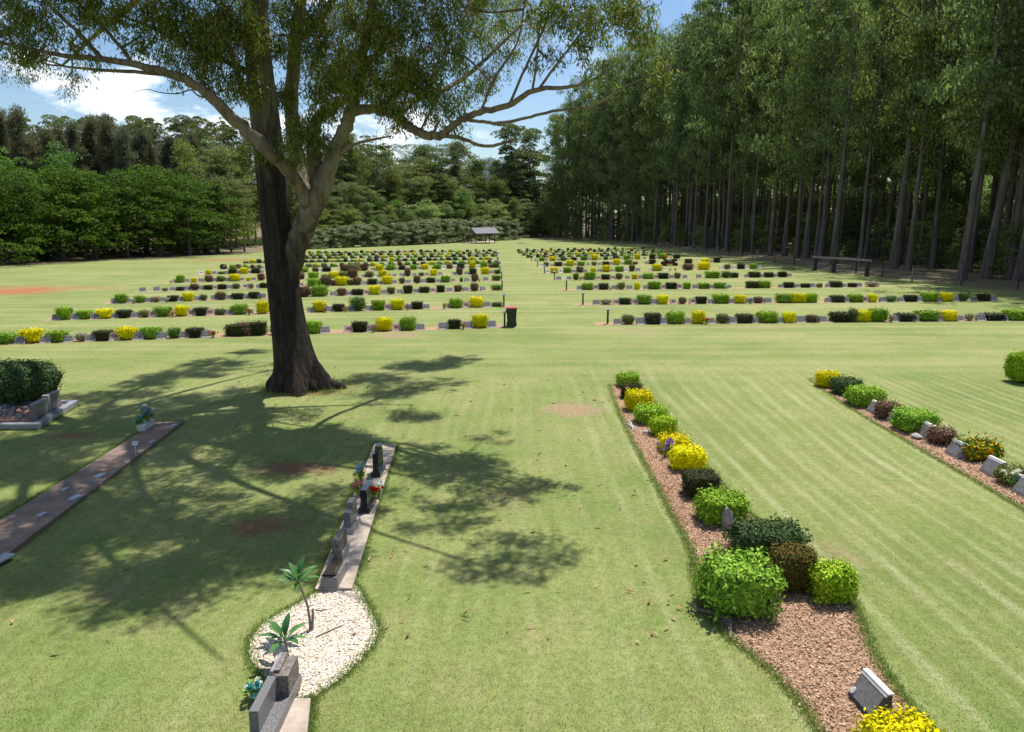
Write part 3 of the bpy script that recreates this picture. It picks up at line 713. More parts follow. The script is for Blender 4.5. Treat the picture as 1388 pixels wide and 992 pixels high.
# ------------------------------------------------------------------ tree kinds
def tree_meshes(kind, seed, H, r, cb, R, nl, cl, per, L, Wd, leaf, bark, fork=False):
    g = np.random.default_rng(seed)
    tm, cm = MB(), MB()
    wander = np.cumsum(g.normal(size=(8, 2)) * (.005 if kind == 'euc' else .012) * H, 0)
    t = np.linspace(0, 1, 8)
    top = .96 if kind != 'broad' else .8
    P = np.stack([wander[:, 0] * t, wander[:, 1] * t, t * H * top], 1)
    rad = r * (1 - .86 * t ** .9)
    rad[0] *= 1.35
    q = curve(np.concatenate([P, rad[:, None]], 1), 3)
    q[0, 2] = -.3
    tm.tube(q[:, :3], q[:, 3], 9)
    cs, rc = [], []
    for i in range(nl):
        f = cb + (1 - cb) * ((i + g.random()) / nl)
        ff = (f - cb) / (1 - cb)
        az = i * 2.4 + g.normal() * .6
        if kind == 'euc':
            ln, el = R * (.55 + .6 * math.sin(math.pi * min(1, ff * .75 + .2))) * g.uniform(.35, 1.35), g.uniform(.30, 1.1)
        elif kind == 'oak':
            ln, el = R * (1.05 - .8 * ff) * g.uniform(.7, 1.1), g.uniform(.5, .9)
        elif kind == 'umbrella':
            ln, el = R * g.uniform(.5, 1.05), g.uniform(.5, .9)
        else:
            ln, el = R * math.sqrt(max(.05, 1 - (ff * .92) ** 2)) * g.uniform(.55, 1.2), .15 + .9 * ff + g.normal() * .12
        s0 = np.array([np.interp(f * top, q[:, 2] / H, q[:, k]) for k in (0, 1)] + [f * H * top])
        d = np.array([math.cos(az) * math.cos(el), math.sin(az) * math.cos(el), math.sin(el)])
        e0 = s0 + d * ln
        m0 = s0 + d * ln * .5 + np.array([0, 0, -.06 * ln])
        lr = max(.03, r * .32 * (1 - .7 * ff))
        qq = curve(np.array([[*s0, lr], [*m0, lr * .6], [*e0, lr * .25]]), 3)
        tm.tube(qq[:, :3], qq[:, 3], 5, cap=False)
        for w in np.linspace(.35 if kind != 'oak' else .15, 1.05, cl):
            c = s0 + (e0 - s0) * w + g.normal(size=3) * ln * .14
            cs.append(c)
            rc.append(g.uniform(.6, 1.4) * (R * .26 if kind != 'oak' else R * .3))
    cs.append(np.array([q[-1, 0], q[-1, 1], H])); rc.append(R * .26)
    cs, rc = np.array(cs), np.array(rc)
    n = per * len(cs)
    c, rr = np.repeat(cs, per, 0), np.repeat(rc, per)[:, None]
    u = g.normal(size=(n, 3)); u /= np.linalg.norm(u, axis=1, keepdims=True)
    if kind == 'round':
        u[:, 2] = u[:, 2] * .8 + .15
        p = c + u * rr * (g.random((n, 1)) ** .35) * np.array([1, 1, .8])
        ax = g.normal(size=(n, 3)) * .8 + u * .8
    elif kind in ('broad', 'umbrella'):
        u[:, 2] = np.abs(u[:, 2]) * .85 - .15
        p = c + u * rr * g.uniform(.75, 1.05, (n, 1)) * np.array([1, 1, .7])
        ax = g.normal(size=(n, 3)) * .7 + u * np.array([1, 1, .2])
    elif kind == 'euc':
        p = c + u * rr * (g.random((n, 1)) ** .5) * np.array([1, 1, .75])
        ax = g.normal(size=(n, 3)) * .45 + np.array([0, 0, -.9])
    else:
        p = c + u * rr * (g.random((n, 1)) ** .5) * np.array([1, 1, .9])
        ax = g.normal(size=(n, 3)) * .4 + u * .4 + np.array([0, 0, .5])
    p[:, 2] *= min(1.0, H / p[:, 2].max())
    cm.leaves(p, ax, g.uniform(.7, 1.3, n) * L, g.uniform(.7, 1.3, n) * Wd)
    return tm.mesh(kind + '_trunk', bark, True), cm.mesh(kind + '_crown', leaf)

KINDS = {}
def kind(name, n, *a, **k):
    KINDS[name] = [tree_meshes(a[0], 100 * len(KINDS) + i, *a[1:], **k) for i in range(n)]
# heights are for scale 1
kind('plantation', 6, 'euc', 42, .42, .20, 6.2, 24, 4, 115, .32, .105, M['leaf_euc'], M['bark_forest'])
kind('inner', 4, 'euc', 40, .28, .28, 4.8, 20, 4, 48, .58, .22, M['leaf_euc'], M['bark_forest'])
kind('edge', 5, 'euc', 42, .42, .06, 6.0, 30, 4, 90, .42, .14, M['leaf_euc'], M['bark_forest'])
kind('gumtop', 4, 'umbrella', 24, .30, .38, 5.6, 18, 4, 95, .50, .22, M['leaf_olive'], M['bark_pale'])
kind('mixed', 5, 'round', 22, .28, .22, 5.6, 26, 3, 110, .42, .19, M['leaf_mixed'], M['bark_pale'])
kind('tawny', 5, 'umbrella', 20, .26, .22, 5.6, 24, 4, 95, .42, .18, M['leaf_olive'], M['bark_pale'])
kind('sheoak', 4, 'oak', 21, .26, .06, 3.6, 40, 4, 85, .65, .085, M['leaf_oak'], M['bark_forest'])
kind('broad', 5, 'broad', 13, .32, .05, 6.6, 24, 3, 110, .40, .19, M['leaf_broad'], M['bark_forest'])
kind('light', 2, 'broad', 11, .22, .12, 3.9, 20, 4, 70, .36, .16, M['leaf_light'], M['bark_pale'])
kind('bushy', 3, 'broad', 9, .18, .06, 3.6, 20, 4, 60, .30, .14, M['leaf_under'], M['bark_pale'])
NAMES = dict(plantation='plantation_tree', inner='plantation_tree', edge='plantation_tree', gumtop='gum_tree', mixed='woodland_tree', tawny='woodland_tree', sheoak='sheoak_tree', broad='broadleaf_tree', light='pale_green_tree', bushy='bushy_tree')
def tree(kd, x, y, H, label, group, z=0.0, wide=1.0, lean=None, baseH=None):
    ms = KINDS[kd]
    t_, c_ = ms[RNG.integers(len(ms))]
    h0 = dict(plantation=42, inner=40, edge=42, gumtop=24, mixed=22, tawny=20, sheoak=21, broad=13, light=11, bushy=9)[kd]
    o = empty(NAMES[kd], (x, y, z), RNG.uniform(0, 6.28))
    s = H / h0
    o.scale = (s * wide, s * wide, s)
    if lean: o.rotation_euler = (lean[0], lean[1], 0)
    link('trunk', t_, o)
    link('crown', c_, o)
    tag(o, label, 'tree', group)
    return o
def top_height(px, ytop, Y, base=0.0): return U(px, ytop, Y).z - base

# the tall plantation along the fence: edge trees where their trunks stand in the photograph
EDGE = [(1381, 381, 44, .1), (1335, 378, 44, .12), (1354, 366, 42, .06), (1306, 343, 42, .0), (1258, 353, 40, .06), (1212, 364, 45, .02), (1199, 352, 42, .02), (1184, 348, 41, .02), (1170, 342, 40, 0), (1153, 339, 40, .02), (1130, 357, 44, .02), (1092, 351, 43, .03),
        (1063, 347, 42, 0), (1017, 341, 43, 0), (988, 338, 44, 0), (965, 336, 43, 0), (935, 332.5, 44, 0), (912, 331, 43, 0), (889, 329.5, 44, 0), (874, 328, 45, 0), (850, 327, 46, 0), (828, 325.5, 45, 0), (806, 324.5, 43, 0), (786, 323.5, 42, 0), (768, 322.5, 40, 0), (752, 321.5, 38, 0)]
for i, (px, py, H, ln) in enumerate(EDGE):
    p = G(px, py)
    H *= 1.17 if px < 945 else 1
    tree('plantation' if px > 900 else 'edge', p.x, p.y, H, 'tall dark-trunked plantation gum at the fence, %s edge tree counted from the road end' % ordinal(i + 1) if i else 'tall dark-trunked plantation gum at the fence, first edge tree beside the last fence post',
         'tall gums along the plantation edge', wide=1.0, lean=(0, ln * .45))
row = 0
for Y in np.arange(42, 268, 6.2):
    e = float(np.interp(Y, [42, 56, 90, 135, 170, 210, 250, 270], [44, 42, 42, 39, 36, 28, 16, 14]))
    for k in range(8):
        x = e + 1.6 + k * 5.0 + RNG.uniform(-1.6, 1.6)
        if RNG.random() < .1: continue
        tree('inner', x, Y + RNG.uniform(-2, 2), RNG.uniform(36, 45) * (1.17 if 130 < Y < 240 else 1), 'slender straight-trunked gum standing deep inside the tall plantation behind its edge trees', 'plantation gums behind the edge row', wide=RNG.uniform(.9, 1.15))

n = 0
for Y in np.arange(50, 262, 9.0):
    e = float(np.interp(Y, [42, 56, 90, 135, 170, 210, 250, 270], [44, 42, 42, 39, 36, 28, 16, 14]))
    for k in range(4):
        x = e + 7 + k * 8.5 + RNG.uniform(-3, 3)
        o = tree('bushy', x, Y + RNG.uniform(-3, 3), RNG.uniform(4.5, 8) + 2.2 * k, 'shadowy understorey bush among the trunks inside the tall plantation', 'understorey bushes inside the plantation', wide=RNG.uniform(.9, 1.3))
        o.name = 'understorey_bush'
        o['category'] = 'bush'
for Y in np.arange(40, 275, 6.5):
    e = float(np.interp(Y, [42, 56, 90, 135, 170, 210, 250, 270], [44, 42, 42, 39, 36, 28, 16, 14]))
    for dx_ in (46, 54):
        tree('bushy', e + dx_ + RNG.uniform(-2, 2), Y + RNG.uniform(-2, 2), RNG.uniform(13, 19), 'dense scrubby tree closing off the far side of the tall plantation', 'scrub trees behind the plantation', wide=1.1)
for X in list(np.arange(-4, 60, 5.5)) + list(np.arange(1, 22, 3.0)):
    tree('bushy', X + RNG.uniform(-2, 2), 276 + RNG.uniform(-6, 8), RNG.uniform(12, 24), 'dense scrubby tree closing off the far end of the tall plantation', 'scrub trees at the far end of the plantation', wide=1.0)
# left wood: broad dark trees on the lawn edge, she-oaks and gums rising behind
n = 0
for px, yt in [(-150, 226), (-95, 224), (-45, 225), (2, 224), (48, 226), (92, 222), (136, 228), (178, 228), (222, 226), (262, 236), (300, 244)]:
    n += 1
    Y = tree_line(px) + 5.5 + RNG.uniform(-.6, 1.2)
    x = (px - CX) / F * Y
    tree('broad', x, Y, top_height(px, yt, Y), 'broad dense dark-green tree on the lawn edge, %s along that line towards the big gum' % ordinal(n), 'broad dark trees on the lawn edge', wide=1.05)
n = 0
for px, yt in [(-110, 232), (-60, 235), (-15, 234), (28, 230), (70, 232), (116, 232), (160, 238), (204, 222), (246, 232), (284, 240)]:
    n += 1
    Y = tree_line(px) + 13
    x = (px - CX) / F * Y
    tree('broad', x, Y, top_height(px, yt, Y, hz(x, Y)), 'dark leafy tree peeping above the lawn-edge trees, %s along towards the big gum' % ordinal(n), 'dark trees in the second line', z=hz(x, Y))
for px, yt, lab in [(102, 192, 'bright lime-green tree rising above the dark lawn-edge trees, below the she-oaks'), (30, 200, 'pale green tree between the she-oaks and the dark lawn-edge trees, near the wood end')]:
    Y = tree_line(px) + 20
    x = (px - CX) / F * Y
    tree('light', x, Y, top_height(px, yt, Y, hz(x, Y)), lab, None, z=hz(x, Y), wide=.75)
n = 0
for px, yt in [(-60, 165), (-25, 168), (8, 178), (27, 146), (45, 180), (55, 142), (75, 178), (92, 172), (112, 168), (130, 162), (148, 155), (160, 151), (176, 158), (188, 168), (205, 172), (222, 178), (240, 180), (258, 182), (275, 176), (100, 185), (60, 188), (196, 182), (170, 180)]:
    n += 1
    Y = tree_line(px) + 26 + RNG.uniform(0, 12)
    x = (px - CX) / F * Y
    tree('sheoak', x, Y, top_height(px, yt, Y, hz(x, Y)), 'grey-brown feathery she-oak behind the dark lawn-edge trees, %s along from the wood end' % ordinal(n), 'she-oaks on the wooded rise', z=hz(x, Y))
n = 0
for px in np.arange(-90, 352, 17):
    n += 1
    Y = tree_line(px) + 48 + RNG.uniform(0, 22)
    x = (px - CX) / F * Y
    yt = np.interp(px, [-90, 100, 200, 350], [162, 160, 157, 163]) + RNG.uniform(-4, 6)
    tree('gumtop', x, Y, top_height(px, yt, Y, hz(x, Y)), 'olive-crowned gum on the skyline behind the she-oaks, %s along from the wood end' % ordinal(n), 'gums on the skyline', z=hz(x, Y), wide=.95)
n = 0
for px, yt, kd in [(268, 190, 'mixed'), (288, 200, 'tawny'), (308, 186, 'mixed'), (326, 196, 'tawny'), (342, 188, 'mixed'), (318, 232, 'tawny'), (296, 240, 'mixed'), (336, 246, 'mixed'), (352, 215, 'tawny'), (372, 200, 'mixed'), (392, 205, 'tawny')]:
    n += 1
    Y = tree_line(px) + 5 + (14 if yt < 230 else 0) + RNG.uniform(0, 5)
    x = (px - CX) / F * Y
    tree(kd, x, Y, top_height(px, yt, Y, hz(x, Y)), 'brownish open-crowned tree behind the big trunk, %s along from the broad dark trees' % ordinal(n), 'open-crowned trees behind the big gum', z=hz(x, Y))
# centre wood behind the hedge
lay = [('bushy', 412, 760, 15, 10, (268, 290), 'bushy green tree just behind the long hedge'), ('mixed', 405, 770, 19, 20, (232, 262), 'mid-height woodland tree above the hedge'),
       ('tawny', 410, 700, 24, 34, (205, 228), 'tawny-topped woodland tree on the slope above the hedge'), ('mixed', 402, 650, 22, 50, (182, 208), 'grey-green upper woodland tree on the skyline slope')]
for kd, a, b, step, dy, (y0, y1), lab in lay:
    n = 0
    for px in np.arange(a, b, step):
        n += 1
        Y = tree_line(px) + dy + RNG.uniform(0, 8)
        x = (px - CX) / F * Y
        yt = RNG.uniform(y0, y1)
        if 630 < px < 668: yt = max(yt, 214)
        tree(kd if RNG.random() < .55 else ('tawny' if kd == 'mixed' else 'mixed'), x, Y, top_height(px, yt, Y, hz(x, Y)), '%s, %s along from the big gum' % (lab, ordinal(n)), lab + ' (row)', z=hz(x, Y), wide=1.3)
for px, yt, kd, lab in [(515, 172, 'tawny', 'tall dark dome-crowned tree breaking the skyline beside the low limb'), (480, 178, 'mixed', 'tall tree under the drooping foliage next to the dome-crowned tree'), (622, 195, 'sheoak', 'dark round tree on the skyline beside the distant blue range'),
                        (590, 199, 'gumtop', 'small gum peeping over the woodland, before the blue range'), (702, 166, 'gumtop', 'flat-topped umbrella gum beside the tall plantation'), (728, 172, 'gumtop', 'olive gum tucked between the umbrella gum and the plantation'),
                        (690, 205, 'mixed', 'dense tree under the umbrella gum'), (712, 215, 'mixed', 'dark tree below the umbrella gum at the plantation corner'), (672, 232, 'mixed', 'tree behind the shelter, below the blue range'),
                        (628, 258, 'light', 'bright green round tree above the hedge behind the shelter'), (512, 262, 'light', 'fresh green tree above the hedge between the gum limbs'), (540, 262, 'light', 'light green tree in the middle of the woodland above the hedge')]:
    Y = tree_line(px) + (16 if kd == 'light' else 30)
    x = (px - CX) / F * Y
    tree(kd, x, Y, top_height(px, yt, Y, hz(x, Y)), lab, None, z=hz(x, Y), wide=.85 if kd != 'gumtop' else 1.0)
# understorey along the plantation edge
n = 0
for px, py, hh in [(1370, 372, 5.5), (1345, 366, 4.5), (1325, 362, 5.5), (1300, 365, 4), (1282, 360, 5), (1262, 362, 4), (1240, 356, 4.5), (1222, 352, 3), (1150, 350, 3), (1112, 349, 4), (1078, 349, 3.2), (1040, 345, 5), (1004, 341, 4.6), (975, 338, 3), (950, 336, 5), (925, 334, 4), (900, 332, 4.5), (875, 330.5, 4), (845, 328.5, 5), (815, 327, 5), (780, 325, 6), (750, 322.5, 6), (728, 321.5, 6), (1388, 368, 6), (1315, 354, 6), (1270, 349, 5)]:
    n += 1
    p = G(px, py)
    o = tree('bushy', p.x, p.y, hh, 'low bushy understorey tree at the plantation fence, %s along from the road end' % ordinal(n), 'understorey bushes along the plantation fence', wide=1.15)
    o.name = 'understorey_bush'
    o['category'] = 'bush'
# clipped hedge of separate big shrubs behind the shelter
n = 0
for px in np.arange(402, 702, 15.5):
    n += 1
    py = np.interp(px, [402, 560, 700], [338, 331.5, 324.5])
    yt = np.interp(px, [402, 450, 560, 640, 690, 705], [310, 305, 297, 293, 295, 299]) + RNG.uniform(-2, 2)
    p = G(px, py)
    ms = KINDS['bushy']
    o = empty('hedge_shrub', (p.x, p.y, 0), RNG.uniform(0, 6))
    h = U(px, yt, p.y).z
    o.scale = (h / 9 * 1.4, h / 9 * 1.4, h / 9 * .93)
    if 'hedgecrown' not in globals():
        hedgecrown = [tree_meshes('round', 900 + i, 9, .15, .02, 3.6, 34, 3, 120, .34, .15, M['leaf_hedge'], M['bark_forest']) for i in range(3)]
    t_, c_ = hedgecrown[n % 3]
    link('trunk', t_, o); link('crown', c_, o)
    tag(o, 'pale-flecked rounded shrub in the long hedge, %s along from the big gum' % ordinal(n), 'shrub', 'shrubs forming the long hedge')

# ------------------------------------------------------------------ shrubs
def shrub_mesh(name, mat, dims, n, L, Wd, k=5.0, seed=0, loose=0.0, core=.86, lump=.05, base=.96):
    g = np.random.default_rng(seed)
    mb = MB()
    w, d, h = dims
    ph = g.uniform(0, 6.28, 6)
    def shape(c):
        nrm = (np.abs(c) ** k).sum(1, keepdims=True) ** (1 / k)
        p = c / nrm
        lp = 1 + lump * (np.sin(p[:, 0:1] * 4 + ph[0]) * np.sin(p[:, 1:2] * 4.6 + ph[1]) + np.sin(p[:, 2:3] * 5 + ph[2] + p[:, 0:1] * 2)) * .6
        p = p * lp
        tz = (p[:, 2:3] + 1) / 2
        q = p.copy()
        q[:, :2] *= base + (1 - base) * np.minimum(1, tz * 1.6)
        q *= np.array([w / 2, d / 2, h / 2])
        q[:, 2] += h / 2
        nn = np.sign(p) * np.abs(p) ** (k - 1) / np.array([w, d, h])
        nn /= np.linalg.norm(nn, axis=1, keepdims=True) + 1e-9
        return q, nn
    area = np.array([d * h, d * h, w * h, w * h, w * d])
    face = g.choice(5, n, p=area / area.sum())
    uv = g.uniform(-1, 1, (n, 2))
    c = np.zeros((n, 3))
    for f in range(5):
        i = face == f
        ax, sg = (0, 1) if f == 0 else (0, -1) if f == 1 else (1, 1) if f == 2 else (1, -1) if f == 3 else (2, 1)
        oth = [x for x in range(3) if x != ax]
        c[i, ax] = sg
        c[np.ix_(i, oth)] = uv[i]
    p, nn = shape(c)
    p = p - nn * (g.random((n, 1)) ** 1.3) * L * (2.4 + 4 * loose) + nn * (g.random((n, 1)) ** 3) * L * (1.0 + 6 * loose)
    p = p + nn * (g.random((n, 1)) ** 16) * L * 2.0
    p[:, 2] = np.maximum(p[:, 2], L * .35)
    tg = g.normal(size=(n, 3)); tg -= nn * np.sum(tg * nn, 1, keepdims=True)
    tg /= np.linalg.norm(tg, axis=1, keepdims=True) + 1e-9
    a = tg + nn * g.normal(.42, .40, (n, 1)) + np.array([0, 0, .1])
    mb.leaves(p, a, g.uniform(.7, 1.3, n) * L, g.uniform(.7, 1.3, n) * Wd, side=np.cross(nn, a))
    if core:
        m = 7
        u = np.linspace(-1, 1, m)
        for ax in range(3):
            for sg in (-1, 1):
                A, B = np.meshgrid(u, u, indexing='ij')
                cc = np.zeros((m * m, 3)); oth = [x for x in range(3) if x != ax]
                cc[:, ax] = sg; cc[:, oth[0]] = A.ravel(); cc[:, oth[1]] = B.ravel()
                q, _ = shape(cc)
                q = (q - np.array([0, 0, h / 2])) * core + np.array([0, 0, h / 2 * core])
                idx = np.arange(m * m).reshape(m, m)
                mb.add(q, np.stack([idx[:-1, :-1], idx[1:, :-1], idx[1:, 1:], idx[:-1, 1:]], -1).reshape(-1, 4))
    return mb.mesh(name, mat)

SPEC = dict(  # k, loose, core, lump, words
    G=(5.0, .0, .84, .06, 'bright green clipped shrub', 'green_shrub'), D=(7.0, .0, .84, .03, 'dark green clipped shrub', 'dark_shrub'), Y=(4.5, .04, .84, .07, 'golden yellow shrub', 'golden_shrub'),
    O=(2.4, .10, .75, .12, 'loose olive-green shrub', 'olive_shrub'), B=(2.8, .08, .82, .10, 'bronze-leaved shrub', 'bronze_shrub'), L=(2.6, .12, .7, .14, 'light green soft shrub', 'light_green_shrub'),
    P=(2.2, .16, .5, .15, 'pale twiggy shrub', 'pale_shrub'))
M['L'] = M['leaf_light']
PROTO = {kk: [shrub_mesh(v[5], M[kk], (1, 1, 1), 2000 if kk != 'P' else 1300, .13, .078, v[0], 40 + 7 * i + ord(kk), v[1], v[2], v[3]) for i in range(3)] for kk, v in SPEC.items()}
def bush_dims(px, w, ytop, ybase, dr=.8):
    """ground point, width, depth and height of a shrub from its outline in the photograph"""
    f = G(px, ybase)
    wm = w * mpx(f)
    dm = wm * dr
    back = U(px, ytop, f.y + dm * .85)
    return Vector((f.x * (1 + dm / 2 / f.y), f.y + dm / 2, 0)), wm, dm, max(.12, back.z)

# ------------------------------------------------------------------ rows of graves
# letter + photo x, width, height: a shrub; m / p / w: grey, pink or white marker at x; f*: flowers
LEFT = [
 ((0, 467), (670, 444), 'G9,28,16 m28 Y45,25.6,20 m62.5 G79.5,24,16 m92.5 P110.7,15,12 m123 D141,25,15 p156 Y173.5,23.6,18 m188 G205,24.5,17 m219 L237,16,15 m250 D265,21,14 m280 fred289 D321.3,27,17 B332,19,19 D350.6,20,19 D378,18,15 m395 G425,20,17 m441 p472.6 D488,19,14.5 m504 fpink506 Y520.7,20.4,18.5 p537 G553,19.4,18 m570 m601 D616,16,13 fpink628 m634 Y650.4,19.7,18.5 m666'),
 ((76, 434), (683, 415.6), 'm77 G88,18,17 m103 G116,17.6,12.5 m129.5 Y142.7,19,13.5 m156 D169,17.6,11.5 m183 O197,14,10 p207.5 G221.3,20.7,14 fpink233.5 Y247.3,16.6,14.5 p259.7 D272.6,18.7,11.5 p285.4 O299.4,15,9.5 m312 G324.7,20,14 fred338 m339 Y356.5,14,17 m372 D388,14,10 m404 m421 Y433.5,16,15 fpink441 m448 D459.3,14,10.5 fpink468.6 m476 L485.7,19,19 m501 G513,16.3,14 p526 Y539,16.6,14.5 m554 fpurple553 D565.5,14,10.5 m578 fyellow602 m606 G618,16,13 p632 Y645.9,16.6,14 m660 L673.5,14,7'),
 ((155, 411.6), (680.6, 393.3), 'm156 G165.6,14,12.5 m177 fwhite181 G190,14,9.5 m200.6 P211,13,8 m222.6 fwhite226 D234.4,14.5,8.5 m245 Y255.7,13,11.5 m267.6 O276.3,8.5,8 m290.7 B299.6,13,11 m311 D322.7,15,8.5 m334.6 D345,13,9.5 m356 fpurple353 B413.5,15,14.5 G433.3,19.4,15 m452 B463.3,12,10.5 m473.8 D485,14,8.5 p496.6 Y508.5,14,12 m519.5 O530,10.6,9.5 m542 D553,11.3,11 m564.8 D575.4,12.4,8.5 p587 D597.5,10,9.5 m609.7 B621,10.6,9 m631.7 B643,10,11 m654.6 L672.7,13,8'),
 ((194, 395.6), (680, 380.3), 'm193.5 m212.6 P224,8,5 m234 D244.7,10,5.5 m254 B264,10.4,9 m273.4 D283,10.4,6.5 p292 D301.8,10.4,7 m312 O320.6,9,7.5 p333 P340.5,7,7 m350.6 D357.7,9,7 m398 p409 G426.5,17,11 B442,13.5,13 B452,7,8 Y463,15,12 O475,10,8 B484,11,11 m495 D505,11.6,8 m515 Y525,12.8,11 m535 O545,7.5,8 m554 B565.3,9,10 m575 D584.2,10.7,7 m594.6 G604,11.3,9 p614.5 L625.4,4,6 m633 B643.6,9,10 fwhite650 m658.7 L672.7,11.3,7.5'),
 ((231, 383.6), (678, 371), 'fwhite232 m238 G245,9,10 m254 Y263,6.5,6 m272.7 B283.4,10,9 m291 L300,10,7.5 m309 Y319,12,9.5 m327.7 Y337,6,5 m344 B354.3,9,9.5 m399 B407.4,10.6,9.5 G425,12,9.5 L441,10,6 Y452.8,13,9 O465,12,9 B478,13,12.5 m493.6 O501,10.6,8 w510 Y518.8,10,9 fred528 m535 m545 B552.5,7.6,10.5 m562 L571.4,7,5 m579 Y588,8.8,8.5 m597 m616 B623,8.3,10 m632.7 D641,9,8 Y657.6,10,9 m666 L674,8,6'),
 ((272, 372.4), (676, 362.6), 'w273 Y283,7,6 m290.6 L300,8,4 m307 D315.5,9,7 m322.5 Y331.2,10.4,8 m339 D347,10,7 m355 G411.4,11.6,7 B427.7,8,6 w435 D443,10,6.5 B467,10.6,9.5 O480,16,9 B493.8,9.5,9.5 m505.7 Y514.4,10,8 m523 G529.8,10,7 m538 D545,7.6,6 m552 G560.6,8.6,6.5 m568.7 Y576,9,7 fred587 G592.8,9.4,6.5 w601 B609.4,8,6 w617 D624.5,9,7 w633 Y640.3,8,8.5 w648.5 G656,8.8,7.5 B666,8,5 L671.5,10,7'),
]
RIGHT = [
 ((823, 440), (1388, 434.3), 'm837.5 O851,16,13 m869 D883.8,20.5,15.5 m899.6 G915,22.6,17 m932 Y946.4,16.7,17 fred957 m963.6 O979,17,13 m993 D1008,21,13 m1023.5 G1038.6,26,16 m1057 Y1068.7,15.3,14.5 m1085 B1099.7,15.7,11 m1115.4 D1139.8,27.4,14.5 O1155.5,12,18 Y1167.8,19,16 G1188.4,23,18 fpink1208 m1212 D1225.3,23.5,12 p1240.5 G1255,28.5,15.5 p1273.5 Y1283.6,19,14.5 m1301 P1313,12,10 m1329.5 D1343.5,26,11 m1360.5 G1374,27,15.5'),
 ((790, 413.3), (1346, 408), 'm808.3 P821.3,15,8 p835.6 D846.6,15,9 p860.6 G872.5,18,13 m887 Y897.8,13.4,12.5 p912.7 O924.7,10,9 p939 D949.6,14.4,10 m964.3 G976.3,20,13 m991 Y1002,13.7,11.5 m1016 fpurple1017 B1027.5,12,9 m1041 G1063.3,21.6,13 Y1075,10,13 Y1085,13.4,12.5 G1098.5,14.6,12.5 m1122.7 D1133.5,16.7,10 m1146 G1158,18.5,11 p1172.3 Y1181.8,11,11 m1196.6 L1207,13,9 m1221 D1233,15,9.5 m1245.4 G1258,20.4,13 m1272.4 Y1281,15,12 m1294 L1305,11.4,11.5 m1320.5 D1332,14,10 m1346.5'),
 ((767.7, 393.2), (1190, 389), 'm786 G796,14,9.5 p808 D818,12.2,9 fwhite827 m833 O841.8,9.6,9.5 m853.4 Y863.5,7,9 m875.6 G886.4,15.3,10.5 p899.4 D909.5,13.7,9 p921 G931,9.3,8.5 m943 G953.8,13.7,8 m964.6 G975.4,15,8.5 m988 fwhite985 D1019,15,9.5 G1034,17,10 m1058.6 D1068.6,12.3,8 m1081 D1091,11,6 m1100.8 O1110.4,8,6 m1122.3 D1132,14.4,8.5 m1144 D1154.5,10,6 m1164.5 P1182,17,8'),
 ((751.3, 379.8), (1075, 375.5), 'm757.5 m771.5 L780.6,7.5,9 fyellow787 m791 G799.6,13.5,10.5 p811 D820.7,10.6,7 p831 O839,8.8,8 m850.5 Y860,7,7 m869 G878.4,13,8 p889.5 D898.6,13,8 m910 O918,8,8 m928.7 m947.6 G965.3,18,9.5 L984,12,9 D995.3,9,7 m1013 D1022,14,8 m1033 D1041.6,11,7 m1052 D1060,10,7.5 m1070'),
 ((738, 370.5), (1032, 364), 'w742.4 Y751,9,8 w760 G769,10,7.5 m777.8 B785.8,9,8.5 m794 Y804,7,6 m813 Y821.3,10,9 m830 G839.4,10.5,7.5 w848.5 B856.5,7.5,9 m865 w883 Y890.4,11.8,9 w900 fwhite908 fyellow915 B932.3,13,9 Y953.7,14.4,10.5 w978 O985.5,8,7 w996 D1004,9,7 w1012 G1020.7,9,7 w1029'),
 ((728.4, 361.5), (975, 356), 'w734 O740.4,7,6 m749 D756.8,9.7,6 m766 Y772.7,8.8,8 m780 G787.7,9,6 m797.4 O805.3,6.5,5 m813 D821,8.3,5 m829 Y836.4,8.5,8 m845 G851.7,9.4,7 B861,7,4 m876.7 D884,8,6.5 D933,9,6 Y955.8,10,6 m965 D971.5,7.5,7'),
 ((720.5, 354.3), (940, 350), 'm727 G734.4,7,5.5 m741 Y749,8,6 m757 O763.7,8,5 m770 D777.6,7.5,4.5 w785 G791.5,8,6 m799 Y806,8,7 m814 L821,6,5 m828 D835,7.5,5 m842 G849.5,8.5,6 m857 Y864,7,7 m874 D884,7,6 m891 G898,10,7 D917,8,6'),
]
